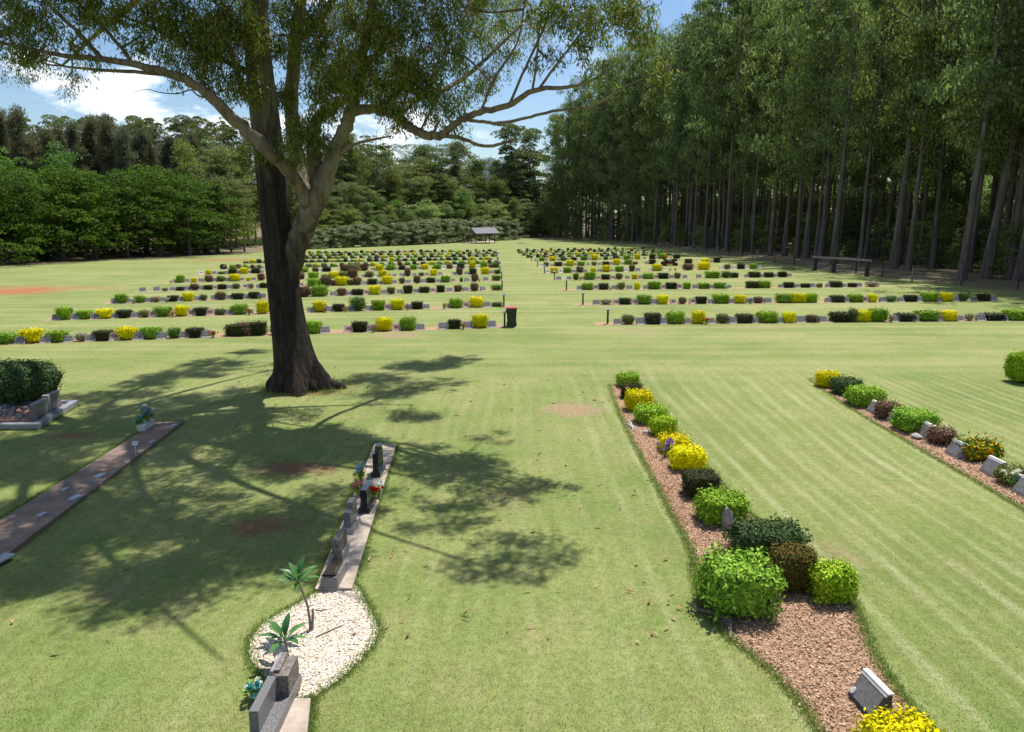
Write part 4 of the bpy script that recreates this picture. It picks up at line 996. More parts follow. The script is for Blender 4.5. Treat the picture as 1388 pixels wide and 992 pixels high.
def marker_proto(name, body, plate):
    """sloping desk-shaped grave marker, its plate facing -Y"""
    root = empty(name, (0, 0, -30))
    mb = MB()
    mb.add([(-.23, -.13, 0), (.23, -.13, 0), (.23, .13, 0), (-.23, .13, 0), (-.22, -.07, .07), (.22, -.07, .07), (.22, .10, .36), (-.22, .10, .36), (.22, .13, .36), (-.22, .13, .36)],
           [(0, 1, 5, 4), (4, 5, 6, 7), (7, 6, 8, 9), (3, 9, 8, 2), (3, 2, 1, 0)])
    mb.add([(.23, -.13, 0), (.23, .13, 0), (.22, .13, .36), (.22, .10, .36)], [(0, 1, 2, 3)])
    mb.add([(.23, -.13, 0), (.22, .10, .36), (.22, -.07, .07)], [(0, 1, 2)])
    mb.add([(-.23, .13, 0), (-.23, -.13, 0), (-.22, .10, .36), (-.22, .13, .36)], [(0, 1, 2, 3)])
    mb.add([(-.22, .10, .36), (-.23, -.13, 0), (-.22, -.07, .07)], [(0, 1, 2)])
    mb.build('base', body, root)
    mb = MB()
    e = .035 if body is M['marker_grey'] else .11
    def on(x, t, off): return (x, -.07 + .17 * t - .862 * off, .07 + .29 * t + .505 * off)
    t0, t1 = e / .336, 1 - e / .336
    x = .22 - e
    v = [on(-x, t0, -.003), on(x, t0, -.003), on(x, t1, -.003), on(-x, t1, -.003), on(-x, t0, .012), on(x, t0, .012), on(x, t1, .012), on(-x, t1, .012)]
    mb.add(v, [(4, 5, 6, 7), (0, 1, 5, 4), (1, 2, 6, 5), (2, 3, 7, 6), (3, 0, 4, 7)])
    mb.build('plaque', plate, root)
    return root
MK = dict(m=marker_proto('grave_marker', M['marker_grey'], M['marker_dark']), p=marker_proto('grave_marker', M['marker_pink'], M['bronze']), w=marker_proto('grave_marker', M['marker_white'], M['marker_grey']))
MKW = dict(m='grey stone', p='pinkish stone', w='pale stone')
def flower_mesh(colour, n=70, r=.10, h=.27, seed=0):
    g = np.random.default_rng(seed)
    mb = MB()
    heads = g.normal(size=(16, 3)) * np.array([r * .7, r * .5, h * .22]) + np.array([0, 0, h * .75])
    for hd in heads:
        mb.tube([(hd[0] * .2, hd[1] * .2, 0), hd * np.array([.7, .7, .6]), hd], [.008, .007, .006], 3, 1, cap=False)
        u = g.normal(size=(n // 6, 3)); u[:, 2] = np.abs(u[:, 2]); u /= np.linalg.norm(u, axis=1, keepdims=True)
        mb.leaves(hd + u * .028, u + g.normal(size=u.shape) * .3, .055, .036, 0)
    u = g.normal(size=(46, 3)); u[:, 2] = np.abs(u[:, 2]) * .8
    mb.leaves(u * np.array([r, r, h * .5]) * .6 + np.array([0, 0, h * .38]), u + np.array([0, 0, .6]), .09, .032, 1)
    return mb.mesh('flowers', [M['fl_' + colour], M['G']])
FM = {}
def flowers(colour, loc, label, group=None, scale=1.0):
    if colour not in FM: FM[colour] = flower_mesh(colour, seed=len(FM))
    o = link('flower_bunch', FM[colour], None, loc, RNG.uniform(0, 6), (scale,) * 3)
    return tag(o, label, 'flowers', group)

post_root = empty('row_end_post', (0, 0, -30))
mb = MB(); mb.box((0, 0, -.05), (.10, .10, .86), 0, top=.94); mb.build('post', M['post'], post_root)
mb = MB(); mb.box((0, -.01, .795), (.24, .20, .03), 0, rot=Matrix.Rotation(math.radians(28), 4, 'X')); mb.build('sign', M['post_sign'], post_root)
used_post = [False]
POSTS = {'bin': [(684, 443), (683, 415.6), (680.6, 393.3), (680, 380), (678, 371), (676, 363), (675, 357), (674, 352), (673, 347.8), (672.5, 344.2)],
         'plantation': [(823.6, 438.8), (790, 413), (767.7, 393.2), (751.3, 379.5), (738, 370.3), (728.4, 361.5), (720.5, 354.3), (713.6, 349.3), (707.4, 346.4), (702.4, 343.2)]}
for side, pts in POSTS.items():
    for i, (px, py) in enumerate(pts):
        p = G(px, py)
        lab = 'dark sign-topped post at the walkway end of the %s row, %s side' % (ordinal(i + 1), side)
        if not used_post[0]:
            o, used_post[0] = post_root, True
            o.location = p
        else: o = copy_thing(post_root, p)
        tag(o, lab, 'post', 'row end posts along the walkway')
    
import re
mk_used = dict(m=False, p=False, w=False)
def do_row(a, b, items, ri, side):
    where = '%s row, %s side' % (ordinal(ri + 1), side)
    toks = items.split()
    if side == 'bin': toks = toks[::-1]          # count outwards from the walkway
    ns = nm = nf = 0
    for t in toks:
        fl = re.match(r'f([a-z]+)([\d.]+)$', t)
        c = t[0]
        x = float(fl.group(2)) if fl else float(t[1:].split(',')[0])
        y = a[1] + (b[1] - a[1]) * (x - a[0]) / (b[0] - a[0])
        if fl:
            nf += 1
            p = G(x, y + .6)
            flowers(fl.group(1), p, '%s flowers, %s bunch from the walkway, %s' % (fl.group(1), ordinal(nf), where), 'flowers in the grave rows', 1.15)
        elif c in 'mpw':
            nm += 1
            p = G(x, y - .3)
            yaw = math.atan2(-(G(b[0], b[1]).x - G(a[0], a[1]).x), (G(b[0], b[1]).y - G(a[0], a[1]).y)) + math.pi / 2 if False else math.atan2(G(*b).y - G(*a).y, G(*b).x - G(*a).x)
            sc = RNG.uniform(.9, 1.12)
            if not mk_used[c]:
                o, mk_used[c] = MK[c], True
                o.location, o.rotation_euler = p, (0, 0, yaw)
            else: o = copy_thing(MK[c], p, yaw + RNG.normal() * .05)
            o.scale = (sc, sc, sc * (.9 if c == 'm' else 1.0))
            tag(o, '%s grave marker, %s from the walkway, %s' % (MKW[c], ordinal(nm), where), 'grave marker', 'grave markers in the rows')
        else:
            ns += 1
            w, h = [float(q) for q in t[1:].split(',')[1:]]
            loc, wm, dm, hm = bush_dims(x, w, y - h, y, .8)
            ms = PROTO[c]
            o = link(SPEC[c][5], ms[RNG.integers(len(ms))], None, loc, RNG.choice([0, math.pi]) + RNG.normal() * .06, (wm, dm, hm))
            tag(o, '%s, %s shrub from the walkway, %s' % (SPEC[c][4], ordinal(ns), where), 'shrub', 'shrubs in the grave rows')
    A, B = G(*a), G(*b)
    d = (B - A).normalized(); nrm = Vector((-d.y, d.x, 0))
    if nrm.y < 0: nrm = -nrm
    mb = MB()
    q = [A - d * .6, B + d * .5]
    m = 40
    V = []
    for i in range(m + 1):
        c = q[0].lerp(q[1], i / m)
        V += [tuple(c - nrm * (.16 + .07 * math.sin(i * 1.9 + ri)) + Vector((0, 0, .005))), tuple(c + nrm * (1.0 + .06 * math.sin(i * 2.3)) + Vector((0, 0, .005)))]
    mb.add(V, [(2 * i, 2 * i + 2, 2 * i + 3, 2 * i + 1) for i in range(m)])
    structure(mb.build('mulch_bed', M['mulch']))
for i, r in enumerate(LEFT): do_row(*r, i, 'bin')
for i, r in enumerate(RIGHT): do_row(*r, i, 'plantation')
# the last rows: too small and too many to tell apart
far_shrubs, far_markers = MB(), MB()
KM = 'GDYOBLP'
FAR = [((300, 364.6), (675, 357)), ((330, 357), (674, 352)), ((360, 351.5), (673, 347.8)), ((395, 347.5), (672.5, 344.2)), ((405, 344), (672, 341)),
       ((713.6, 349.3), (915, 346)), ((707.4, 346.4), (905, 343)), ((702.4, 343.2), (890, 340)), ((700, 340.6), (880, 337.8))]
for a, b in FAR:
    x = a[0] + 3
    while x < b[0] - 2:
        y = a[1] + (b[1] - a[1]) * (x - a[0]) / (b[0] - a[0])
        p = G(x, y)
        c = RNG.choice(7, p=[.28, .22, .10, .13, .16, .07, .04])
        w, h = RNG.uniform(.42, .68), RNG.uniform(.34, .55)
        u = RNG.normal(size=(260, 3)); kk = 4
        u /= (np.abs(u) ** kk).sum(1, keepdims=True) ** (1 / kk)
        ctr = np.array([p.x, p.y, h / 2])
        tt = np.cross(u, RNG.normal(size=u.shape))
        far_shrubs.leaves(ctr + u * np.array([w / 2, w / 2.4, h / 2]), tt, .19, .13, int(c), side=np.cross(u, tt))
        q = G(x + 4.6, y)
        far_markers.box((q.x, q.y, 0), (.42, .22, .28), int(RNG.integers(3)), top=.85)
        x += RNG.uniform(8.0, 12.5)
tag(far_shrubs.build('shrubs', [M[c] for c in KM]), 'small shrubs of mixed colours filling the farthest grave rows', None, kind='stuff')
tag(far_markers.build('grave_markers', [M['marker_grey'], M['marker_pink'], M['marker_white']]), 'small markers of the farthest grave rows', None, kind='stuff')

# ------------------------------------------------------------------ near beds
def sheet(name, px, mat, z, kind_structure=True):
    me = bpy.data.meshes.new(name)
    V = [tuple(G(x, y)) for x, y in px]
    bm = bmesh.new()
    vs = [bm.verts.new((v[0], v[1], z)) for v in V]
    f = bm.faces.new(vs)
    if f.normal.z < 0: f.normal_flip()
    bmesh.ops.triangulate(bm, faces=bm.faces[:])
    bm.to_mesh(me); bm.free()
    me.materials.append(mat)
    o = link(name, me)
    if kind_structure: structure(o)
    return o, np.array(V)[:, :2]
def inside(poly, p):
    x, y = p[:, 0], p[:, 1]
    r = np.zeros(len(p), bool)
    j = len(poly) - 1
    for i in range(len(poly)):
        c = ((poly[i, 1] > y) != (poly[j, 1] > y)) & (x < (poly[j, 0] - poly[i, 0]) * (y - poly[i, 1]) / (poly[j, 1] - poly[i, 1] + 1e-12) + poly[i, 0])
        r ^= c; j = i
    return r
def smooth_poly(pts, n=5):
    P = [pts[-1]] + list(pts) + [pts[0], pts[1]]
    return [tuple(q) for q in curve(P, n)[n:-n - 1]]
BED1 = [(826, 522), (833, 545), (846, 575), (862, 607), (883, 645), (905, 688), (926, 724), (938, 752), (943, 790), (951, 826), (985, 862), (1040, 906), (1082, 950), (1112, 992), (1150, 1060), (1330, 1060), (1262, 992), (1238, 962), (1206, 922), (1182, 880), (1166, 838), (1152, 806), (1100, 760), (1040, 712), (1004, 690), (982, 662), (950, 625), (918, 588), (890, 548), (868, 521)]
BED2 = [(1096, 514), (1120, 532), (1146, 550), (1186, 574), (1226, 597), (1260, 617), (1295, 637), (1340, 663), (1388, 692), (1460, 738), (1500, 700), (1388, 646), (1330, 612), (1270, 582), (1210, 552), (1160, 530), (1122, 513)]
PEB = smooth_poly([(442, 797), (477, 792), (490, 806), (500, 826), (511, 848), (509, 868), (490, 893), (462, 920), (437, 938), (423, 949), (400, 948), (372, 930), (346, 905), (338, 882), (346, 858), (370, 838), (408, 817)], 4)
b1, P1 = sheet('mulch_bed', BED1, M['mulch'], .005)
b2, P2 = sheet('mulch_bed', BED2, M['mulch'], .005)
b3, P3 = sheet('pebble_bed', PEB, M['pebble_base'], .005)
def scatter(poly, n, ymax=99):
    lo, hi = poly.min(0), poly.max(0)
    p = RNG.uniform(lo, hi, (n, 2))
    # thin out with distance so the count goes where it shows
    keep = inside(poly, p) & (RNG.random(n) < np.minimum(1, (13 / np.maximum(p[:, 1], 6)) ** 2))
    return p[keep]
def chips(name, poly, n, mat, L, Wd, lab):
    p = scatter(poly, n)
    p = p + RNG.normal(size=p.shape) * .055
    c = np.concatenate([p, RNG.uniform(.008, .03, (len(p), 1))], 1)
    a = RNG.normal(size=(len(p), 3)) * np.array([1, 1, .22])
    mb = MB()
    sd = np.tile(np.array([0, 0, 0.0]), (len(p), 1)) + RNG.normal(size=(len(p), 3)) * np.array([1, 1, .35])
    mb.leaves(c, a, RNG.uniform(.5, 1.3, len(p)) * L, RNG.uniform(.6, 1.3, len(p)) * Wd, side=sd)
    tag(mb.build(name, mat), lab, None, kind='stuff')
chips('bark_mulch', P1, 46000, M['chip'], .05, .019, 'red-brown bark chips lying over the near shrub bed')
chips('bark_mulch', P2, 16000, M['chip'], .07, .026, 'red-brown bark chips lying over the second shrub bed')
def pebbles(poly, n):
    p = scatter(poly, n)
    mb = MB()
    N_ = len(p)
    r = RNG.uniform(.008, .019, (N_, 1, 1)) * np.array([1, 1, .62]) * RNG.uniform(.7, 1.3, (N_, 1, 3))
    base = np.array([(1, 0, 0), (.35, .9, 0), (-.7, .7, 0), (-.9, -.45, 0), (.2, -1, 0), (0, 0, 1), (.3, .2, .85)])
    base = np.array([(1, 0, -.2), (.31, .95, -.2), (-.81, .59, -.2), (-.81, -.59, -.2), (.31, -.95, -.2), (.55, .4, .75), (-.21, .64, .75), (-.68, 0, .75), (-.21, -.64, .75), (.55, -.4, .75)])
    an = RNG.uniform(0, 6.28, N_)
    ca, sa = np.cos(an)[:, None], np.sin(an)[:, None]
    v = base[None] * r
    vx = v[..., 0] * ca - v[..., 1] * sa
    vy = v[..., 0] * sa + v[..., 1] * ca
    v = np.stack([vx + p[:, 0:1], vy + p[:, 1:2], v[..., 2] + .016], -1)
    q = np.array([(0, 1, 6, 5), (1, 2, 7, 6), (2, 3, 8, 7), (3, 4, 9, 8), (4, 0, 5, 9), (5, 6, 7, 8), (5, 8, 9, -1)])
    Fq = (q[None] + (np.arange(N_) * 10)[:, None, None])
    Fq[:, 6, 3] = -1
    mb.v.append(v.reshape(-1, 3)); mb.f.append(Fq.reshape(-1, 4)); mb.m.append(np.zeros(N_ * 7, int)); mb.n += N_ * 10
    tag(mb.build('pebbles', M['pebble']), 'white pebbles covering the frangipani bed', None, kind='stuff')
pebbles(P3, 21000)

def near_bush(c, px, w, yt, yb, label, k=4.5, dr=.85, L=.066, loose=0., core=.84, lump=.07, name=None, dens=1.0, base=.95, mat=None, seed=0):
    loc, wm, dm, hm = bush_dims(px, w, yt, yb, dr)
    area = 2 * hm * (wm + dm) + wm * dm
    n = int(area / (L * L * .56 * .5) * 2.1 * dens)
    me = shrub_mesh('shrub', M[mat or c], (wm, dm, hm), n, L, L * .56, k, seed + int(px), loose, core, lump, base)
    o = link(name or SPEC[c][5], me, None, loc)
    return tag(o, label, 'shrub', 'shrubs in the near beds')
nb = 'in the middle bed'
near_bush('G', 850.7, 29, 505, 526, 'green clipped shrub at the far end of the middle mulch bed', seed=1)
near_bush('D', 855, 26, 520, 541, 'small dark clipped shrub behind the first golden shrub of the middle bed', k=7, L=.05, lump=.03)
near_bush('Y', 865, 35, 528, 559, 'golden shrub between a small dark shrub and a green one, far part of middle bed', k=4)
near_bush('G', 881, 42, 548, 577, 'wide green clipped shrub just nearer than the far golden shrub of the middle bed')
near_bush('G', 897.6, 34, 564, 592, 'pale green low shrub beside the white sticks in the middle bed', mat='YG')
near_bush('Y', 913, 40, 588, 615, 'golden shrub with purple flowers at its foot, middle bed', k=4)
near_bush('Y', 931.5, 45, 604, 641, 'large golden boxy shrub next to the black-green cube shrub', k=5)
near_bush('D', 948.5, 45, 637, 678, 'black-green cube-clipped shrub in the middle bed', k=9, L=.045, lump=.02)
near_bush('G', 975.8, 64, 664, 716, 'bright green boxy shrub with a small stone behind it, middle bed', k=5.5)
near_bush('D', 1037, 105, 704, 762, 'sprawling deep green shrub with a hollow side, behind the rusty shrub', k=2.8, loose=.05, mat='OG', lump=.14, name='spreading_shrub', dr=.6, core=.84)
near_bush('D', 1071, 58, 735, 808, 'rusty brown-topped rounded shrub between the biggest shrub and the lime one', k=4, mat='BG', name='rusty_shrub', L=.045, lump=.06)
near_bush('G', 996, 99, 748, 846, 'biggest bright green leafy shrub in the middle bed, beside the fallen branch', k=4.6, L=.08, loose=.035, lump=.10, seed=4, base=.92)
near_bush('G', 1124.4, 57, 758, 824, 'lime-yellow topped rounded shrub at the wide end of the middle bed', k=3.6, mat='YG', name='lime_shrub', L=.055)
near_bush('Y', 1218, 100, 966, 1058, 'golden shrub cut by the lower picture edge, beside the dark desk marker', k=3.4, loose=.04, L=.06)
near_bush('Y', 1121.5, 30, 502, 526.6, 'golden shrub at the far end of the outer bed', k=3.4)
near_bush('O', 1146, 39, 511, 537, 'mid green shrub next to the golden one in the outer bed', k=3.4, mat='OG', loose=.02)
near_bush('G', 1171.5, 45.5, 523, 554, 'fresh green clipped shrub, far part of the outer bed', k=4)
near_bush('B', 1202.6, 31, 543, 570, 'dull bronze rounded shrub between two small markers in the outer bed', k=3.5)
near_bush('G', 1238, 52, 553, 589, 'wide green clipped shrub in the middle of the outer bed', k=4.2)
near_bush('B', 1275, 36, 578, 605, 'open bronze-green shrub past the flat oval stone, outer bed', k=2.4, loose=.08, core=.75)
near_bush('G', 1324.5, 52, 593, 628, 'variegated shrub with orange and yellow leaves in the outer bed', k=2.7, mat='CR', loose=.03, name='croton_shrub', L=.1)
near_bush('B', 1371, 42, 630, 661, 'bronze-green shrub with pale flowers in front, near end of outer bed', k=2.4, loose=.08, core=.75, mat='O')
near_bush('G', 1388, 44, 477, 522, 'lone green clipped shrub on the open lawn at the picture edge', k=4)
near_bush('D', 28, 104, 486, 556, 'big dark mounded shrub behind the kerbed grave under the gum', k=2.3, loose=.04, mat='OG', name='dark_shrub', dr=.8, L=.09)

def desk(px, py, yaw, s, label, photo=False):
    s *= .8
    """larger desk marker of the near beds: concrete wedge, dark plate, pale top edge"""
    r = empty('grave_marker', G(px, py), yaw)
    mb = MB()
    w, c = .27 * s, None
    mb.add([(-w, -.15 * s, -.02), (w, -.15 * s, -.02), (w, .13 * s, -.02), (-w, .13 * s, -.02), (-w, -.13 * s, .06 * s), (w, -.13 * s, .06 * s), (w, .07 * s, .38 * s), (-w, .07 * s, .38 * s), (w, .13 * s, .37 * s), (-w, .13 * s, .37 * s)],
           [(0, 1, 5, 4), (4, 5, 6, 7), (7, 6, 8, 9), (3, 9, 8, 2), (3, 2, 1, 0)])
    mb.add([(w, -.15 * s, -.02), (w, .13 * s, -.02), (w, .13 * s, .37 * s), (w, .07 * s, .38 * s)], [(0, 1, 2, 3)])
    mb.add([(w, -.15 * s, -.02), (w, .07 * s, .38 * s), (w, -.13 * s, .06 * s)], [(0, 1, 2)])
    mb.add([(-w, .13 * s, -.02), (-w, -.15 * s, -.02), (-w, .07 * s, .38 * s), (-w, .13 * s, .37 * s)], [(0, 1, 2, 3)])
    mb.add([(-w, .07 * s, .38 * s), (-w, -.15 * s, -.02), (-w, -.13 * s, .06 * s)], [(0, 1, 2)])
    c = mb.v[0]
    mb.build('base', M['marker_stone'] if photo else M['marker_grey'], r)
    a, b, d, e = c[4], c[5], c[6], c[7]
    nrm = np.cross(b - a, e - a); nrm /= np.linalg.norm(nrm)
    def at(u, w): return a + (b - a) * u + (e - a) * w
    for nm, (u0, u1, w0, w1), mt, th in (('plaque', (.05, .95, .05, .86), M['marker_dark'], .014), ('edge', (.0, 1, .885, 1.0), M['edge_white'], .018)):
        q = [at(u0, w0), at(u1, w0), at(u1, w1), at(u0, w1)]
        m2 = MB()
        m2.add([x - nrm * .002 for x in q] + [x + nrm * th for x in q], [(4, 5, 6, 7), (0, 1, 5, 4), (1, 2, 6, 5), (2, 3, 7, 6), (3, 0, 4, 7)])
        o = m2.build(nm, mt, r)
    if photo:
        m3 = MB()
        k = np.linspace(0, 6.2832, 20, endpoint=False)
        cc = at(.12, .22)
        ex, ey = (b - a) / np.linalg.norm(b - a), (e - a) / np.linalg.norm(e - a)
        ring = [cc + ex * math.cos(t) * .032 + ey * math.sin(t) * .042 for t in k]
        m3.add([x + nrm * .013 for x in ring] + [x + nrm * .026 for x in ring] + [cc + nrm * .028], [(i, (i + 1) % 20, 20 + (i + 1) % 20, 20 + i) for i in range(20)])
        m3.add([x + nrm * .026 for x in ring] + [cc + nrm * .028], [(i, (i + 1) % 20, 20) for i in range(20)])
        m3.build('photo_medallion', M['marker_white'], r)
    m4 = MB(); m4.box((0, .095 * s, .382 * s), (.56 * s, .085 * s, .02), 0); m4.build('cap', M['edge_white'], r)
    return tag(r, label, 'grave marker', 'desk markers in the near beds')
desk(1177, 960, -math.pi / 2 + .12, 1.05, 'dark desk-shaped grave marker with a white oval medallion beside a golden shrub', True)
desk(1184, 559, -math.pi / 2, 1.0, 'small desk marker between the fresh green and dull bronze shrubs, outer bed')
desk(1211, 573, -math.pi / 2, 1.0, 'desk marker half hidden by the wide green shrub, outer bed')
desk(1254, 592, -math.pi / 2, 1.1, 'desk marker beside the flat oval stone, outer bed')
desk(1295, 618, -math.pi / 2, 1.1, 'desk marker next to the variegated shrub, on its open-shrub side')
desk(1344, 643, -math.pi / 2, 1.1, 'dark desk marker between the variegated shrub and the flowers')
desk(1390, 672, -math.pi / 2, 1.1, 'desk marker cut by the picture edge beside pale flowers')
def lump_stone(name, loc, dims, mat, label, seed=0, cat='stone'):
    g = np.random.default_rng(seed)
    bm = bmesh.new()
    bmesh.ops.create_icosphere(bm, subdivisions=3, radius=1)
    for v in bm.verts:
        n_ = v.co.copy()
        v.co *= 1 + .10 * math.sin(n_.x * 3.1 + seed) * math.sin(n_.y * 2.7 + 1) + .05 * math.sin(n_.z * 6 + seed)
        v.co = Vector((v.co.x * dims[0] / 2, v.co.y * dims[1] / 2, (v.co.z + .8) * dims[2] / 2))
    me = bpy.data.meshes.new(name); bm.to_mesh(me); bm.free()
    me.materials.append(mat)
    for p in me.polygons: p.use_smooth = True
    return tag(link(name, me, None, loc, g.uniform(0, 3)), label, cat)
lump_stone('flat_stone', G(1242, 594), (.34, .24, .14), M['marker_grey'], 'flat oval grey stone in the outer bed beside a desk marker', 1)
lump_stone('upright_stone', G(985, 716), (.16, .24, .42), M['marker_grey'], 'small upright grey stone behind the bright green boxy shrub', 2, 'grave marker')
lump_stone('pale_stone', G(875, 588), (.16, .13, .11), M['edge_white'], 'little pale stone on the mulch near the white sticks', 3)
lump_stone('pale_rock', G(1147, 547), (.2, .16, .1), M['rough_stone'], 'small brown stone on the outer bed near its far end', 4)
flowers('purple', G(905, 618), 'purple and white flowers at the foot of a golden shrub, middle bed', scale=1.25)
flowers('white', G(917, 612), 'white flowers beside the purple bunch, middle bed')
flowers('white', G(1375, 661), 'cream flowers in front of the last bronze-green shrub, outer bed', scale=1.2)
flowers('teal', G(1381, 663), 'teal flowers beside the cream bunch, outer bed')
def stick(name, pts, r, mat, label, cat='branch'):
    q = curve([(*G(x, y)[:2], z) for x, y, z in pts], 4)
    mb = MB(); mb.tube(q, np.linspace(r, r * .45, len(q)), 6)
    return mb, tag(mb.build(name, mat, smooth=True), label, cat)
mbx = MB()
for pts, r in (([(990, 846, .04), (976, 840, .05), (958, 834, .06), (946, 831, .06), (938, 827, .09)], .030), ([(990, 846, .04), (989, 855, .05), (990, 868, .03)], .038), ([(990, 848, .05), (988, 838, .10), (989, 830, .16)], .022), ([(948, 832, .06), (941, 833, .05), (936, 830, .05)], .014)):
    q = curve([(*G(x, y)[:2], z) for x, y, z in pts], 4); mbx.tube(q, np.linspace(r, r * .5, len(q)), 7)
tag(mbx.build('fallen_branch', M['timber_red'] if False else M['twig'], smooth=True), 'fallen forked branch lying on the lawn edge beside the biggest shrub', 'branch')
mbx = MB()
for pts in ([(851, 571, .03), (856, 578, .04), (862, 584, .02)], [(850, 575, .03), (857, 581, .05), (863, 582, .03)], [(855, 574, .03), (858, 585, .03)]):
    q = curve([(*G(x, y)[:2], z) for x, y, z in pts], 3); mbx.tube(q, .016, 5)
tag(mbx.build('fallen_branch', M['edge_white'], smooth=True), 'bleached white sticks on the edge of the middle bed', 'branch')
stick('fallen_branch', [(429, 866, .03), (447, 858, .035), (467, 849, .03)], .012, M['twig'], 'thin brown stick lying across the white pebbles')
stick('fallen_branch', [(427, 829, .03), (436, 830, .03), (444, 828, .03)], .009, M['twig'], 'short twig on the pebbles beside the taller frangipani')

# ------------------------------------------------------------------ bin, shelter, rail, fence
def add_cyl(mb, a, b, r, n=14, m=0): mb.tube([a, b], r, n, m)
bn = empty('wheelie_bin', G(693.5, 442.5), 0)
mb = MB()
mb.box((0, 0, .07), (.44, .50, .86), 0, top=1.22)
mb.box((0, 0, .925), (.56, .63, .035), 0)
mb.build('body', M['bin_green'], bn)
mb = MB()
mb.box((0, 0, .962), (.58, .66, .05), 0, top=.94)
mb.box((0, -.30, .975), (.30, .07, .03), 0)
mb.build('lid', M['bin_red'], bn)
mb = MB(); mb.tube([(-.24, .38, .93), (.24, .38, .93)], .016, 8); mb.box((-.24, .345, .915), (.03, .08, .03)); mb.box((.24, .345, .915), (.03, .08, .03)); mb.build('handle', M['bin_green'], bn)
for sx in (-1, 1):
    mb = MB(); mb.tube([(sx * .21, .27, .10), (sx * .27, .27, .10)], .10, 16); mb.build('wheel', M['rubber'], bn)
tag(bn, 'dark green wheelie bin with a red lid beside the walkway', 'bin')

sh = empty('picnic_shelter', G(652, 330), 0)
mb = MB()
A_, B_, C_, D_ = [G(*q) - G(652, 330) for q in ((629.5, 330.6), (672.5, 328.8), (668, 326.6), (634, 327.8))]
mb.add([(v.x, v.y, -.02) for v in (A_, B_, C_, D_)] + [(v.x, v.y, .12) for v in (A_, B_, C_, D_)], [(4, 5, 6, 7), (0, 1, 5, 4), (1, 2, 6, 5), (2, 3, 7, 6), (3, 0, 4, 7)])
mb.build('slab', M['concrete'], sh)
k175 = mpx(G(652, 330))
X0, X1, y0, y1, hE, hR = -3.5, 3.5, -.6, 5.8, 2.35, 3.75
mb = MB()
ym = (y0 + y1) / 2 + .6
dx = 1.45       # the gable runs slightly askew to the view
def quadbox(mb, a, b, c, d, t, m=0):
    v = [Vector(q) for q in (a, b, c, d)]
    mb.add([tuple(q) for q in v] + [tuple(q + Vector((0, 0, t))) for q in v], [(3, 2, 1, 0), (4, 5, 6, 7), (0, 1, 5, 4), (1, 2, 6, 5), (2, 3, 7, 6), (3, 0, 4, 7)], m)
quadbox(mb, (X0 + dx + .9, y0, hE), (X1 + dx - .2, y0 - .1, hE + .15), (X1 - .3, ym, hR + .15), (X0 + .9, ym, hR), .08)
quadbox(mb, (X0 + .9, ym + .005, hR), (X1 - .3, ym + .005, hR + .15), (X1 - 1.8, y1 + .5, hE + .15), (X0 - .5, y1 + .5, hE), .08)
mb.build('roof', M['roof_metal'], sh)
for x, y, z in ((-1.2, .05, 2.4), (3.4, -.2, 2.5), (1.1, 1.0, 2.65), (-3.4, 4.4, 2.5), (1.9, 5.0, 2.5), (-2.6, 2.6, 3.1)):
    mb = MB(); mb.box((x, y, .12), (.20, .20, z - .12)); mb.build('post', M['timber_red'], sh)
mb = MB(); mb.box((-2.4, 2.4, 2.3), (.14, 5.0, .18)); mb.box((.4, .02, 2.22), (4.9, .14, .15)); mb.build('beam', M['timber_red'], sh)
tag(sh, 'open picnic shelter with grey gable roof and red-brown posts by the hedge', 'shelter')
mb = MB(); mb.box((0, 0, 0), (2.1, .6, .22)); o = mb.build('low_slab', M['marker_white'], None, loc=G(706.5, 330)); tag(o, 'low white slab on the grass past the end of the walkway', 'slab')

rl = empty('timber_rail', G(1104.5, 366.5))
pp = [G(1104.5, 366.8), G(1129.5, 369.8), G(1175, 374.8)]
tops = [U(1104.5, 348, pp[0].y).z, U(1129.5, 350, pp[1].y).z, U(1175, 353, pp[2].y).z]
for p, t in zip(pp, tops):
    mb = MB(); mb.box(tuple(p - pp[0] - Vector((0, 0, .1))), (.34, .30, t - .06), 0); mb.build('post', M['timber_dark'], rl)
mb = MB()
a, b = pp[0] - pp[0] + Vector((-.35, 0, tops[0])), pp[2] - pp[0] + Vector((.3, 0, tops[2]))
quadbox(mb, a + Vector((0, -.17, -.12)), b + Vector((0, -.17, -.12)), b + Vector((0, .17, -.12)), a + Vector((0, .17, -.12)), .2)
mb.build('beam', M['timber_grey'], rl)
tag(rl, 'heavy weathered timber rail on three dark posts beside the plantation', 'rail')

fn = empty('wire_fence', FENCE[1])
posts = []
for i in range(len(FENCE) - 1):
    seg = (FENCE[i + 1] - FENCE[i]).length
    m = max(1, round(seg / 6.5))
    for j in range(m): posts.append(FENCE[i].lerp(FENCE[i + 1], j / m))
for i, p in enumerate(posts):
    r = RNG.uniform(.05, .09) * (1.3 if i % 3 == 0 else 1)
    mb = MB(); q = p - FENCE[1]
    mb.tube([(q.x, q.y, -.1), (q.x + RNG.normal() * .03, q.y, RNG.uniform(1.15, 1.5))], [r, r * .9], 7); mb.build('post', M['timber_grey'] if i % 3 == 0 else M['timber_dark'], fn)
mb = MB()
for z in (.35, .7, 1.05):
    mb.tube([tuple(p - FENCE[1] + Vector((0, .08, z))) for p in posts], .006, 3)
mb.build('wire', M['post_sign'], fn)
tag(fn, 'old post and wire fence running along the plantation edge', 'fence')

# ------------------------------------------------------------------ kerbed grave, plinths and headstones on the shaded lawn
def prism(mb, px, z0, z1, m=0):
    v = [G(*q) for q in px]
    n = len(v)
    mb.add([(p.x, p.y, z0) for p in v] + [(p.x, p.y, z1) for p in v], [(i, (i + 1) % n, n + (i + 1) % n, n + i) for i in range(n)], m)
    if n == 4: mb.add([(p.x, p.y, z1) for p in v], [(0, 1, 2, 3)], m)

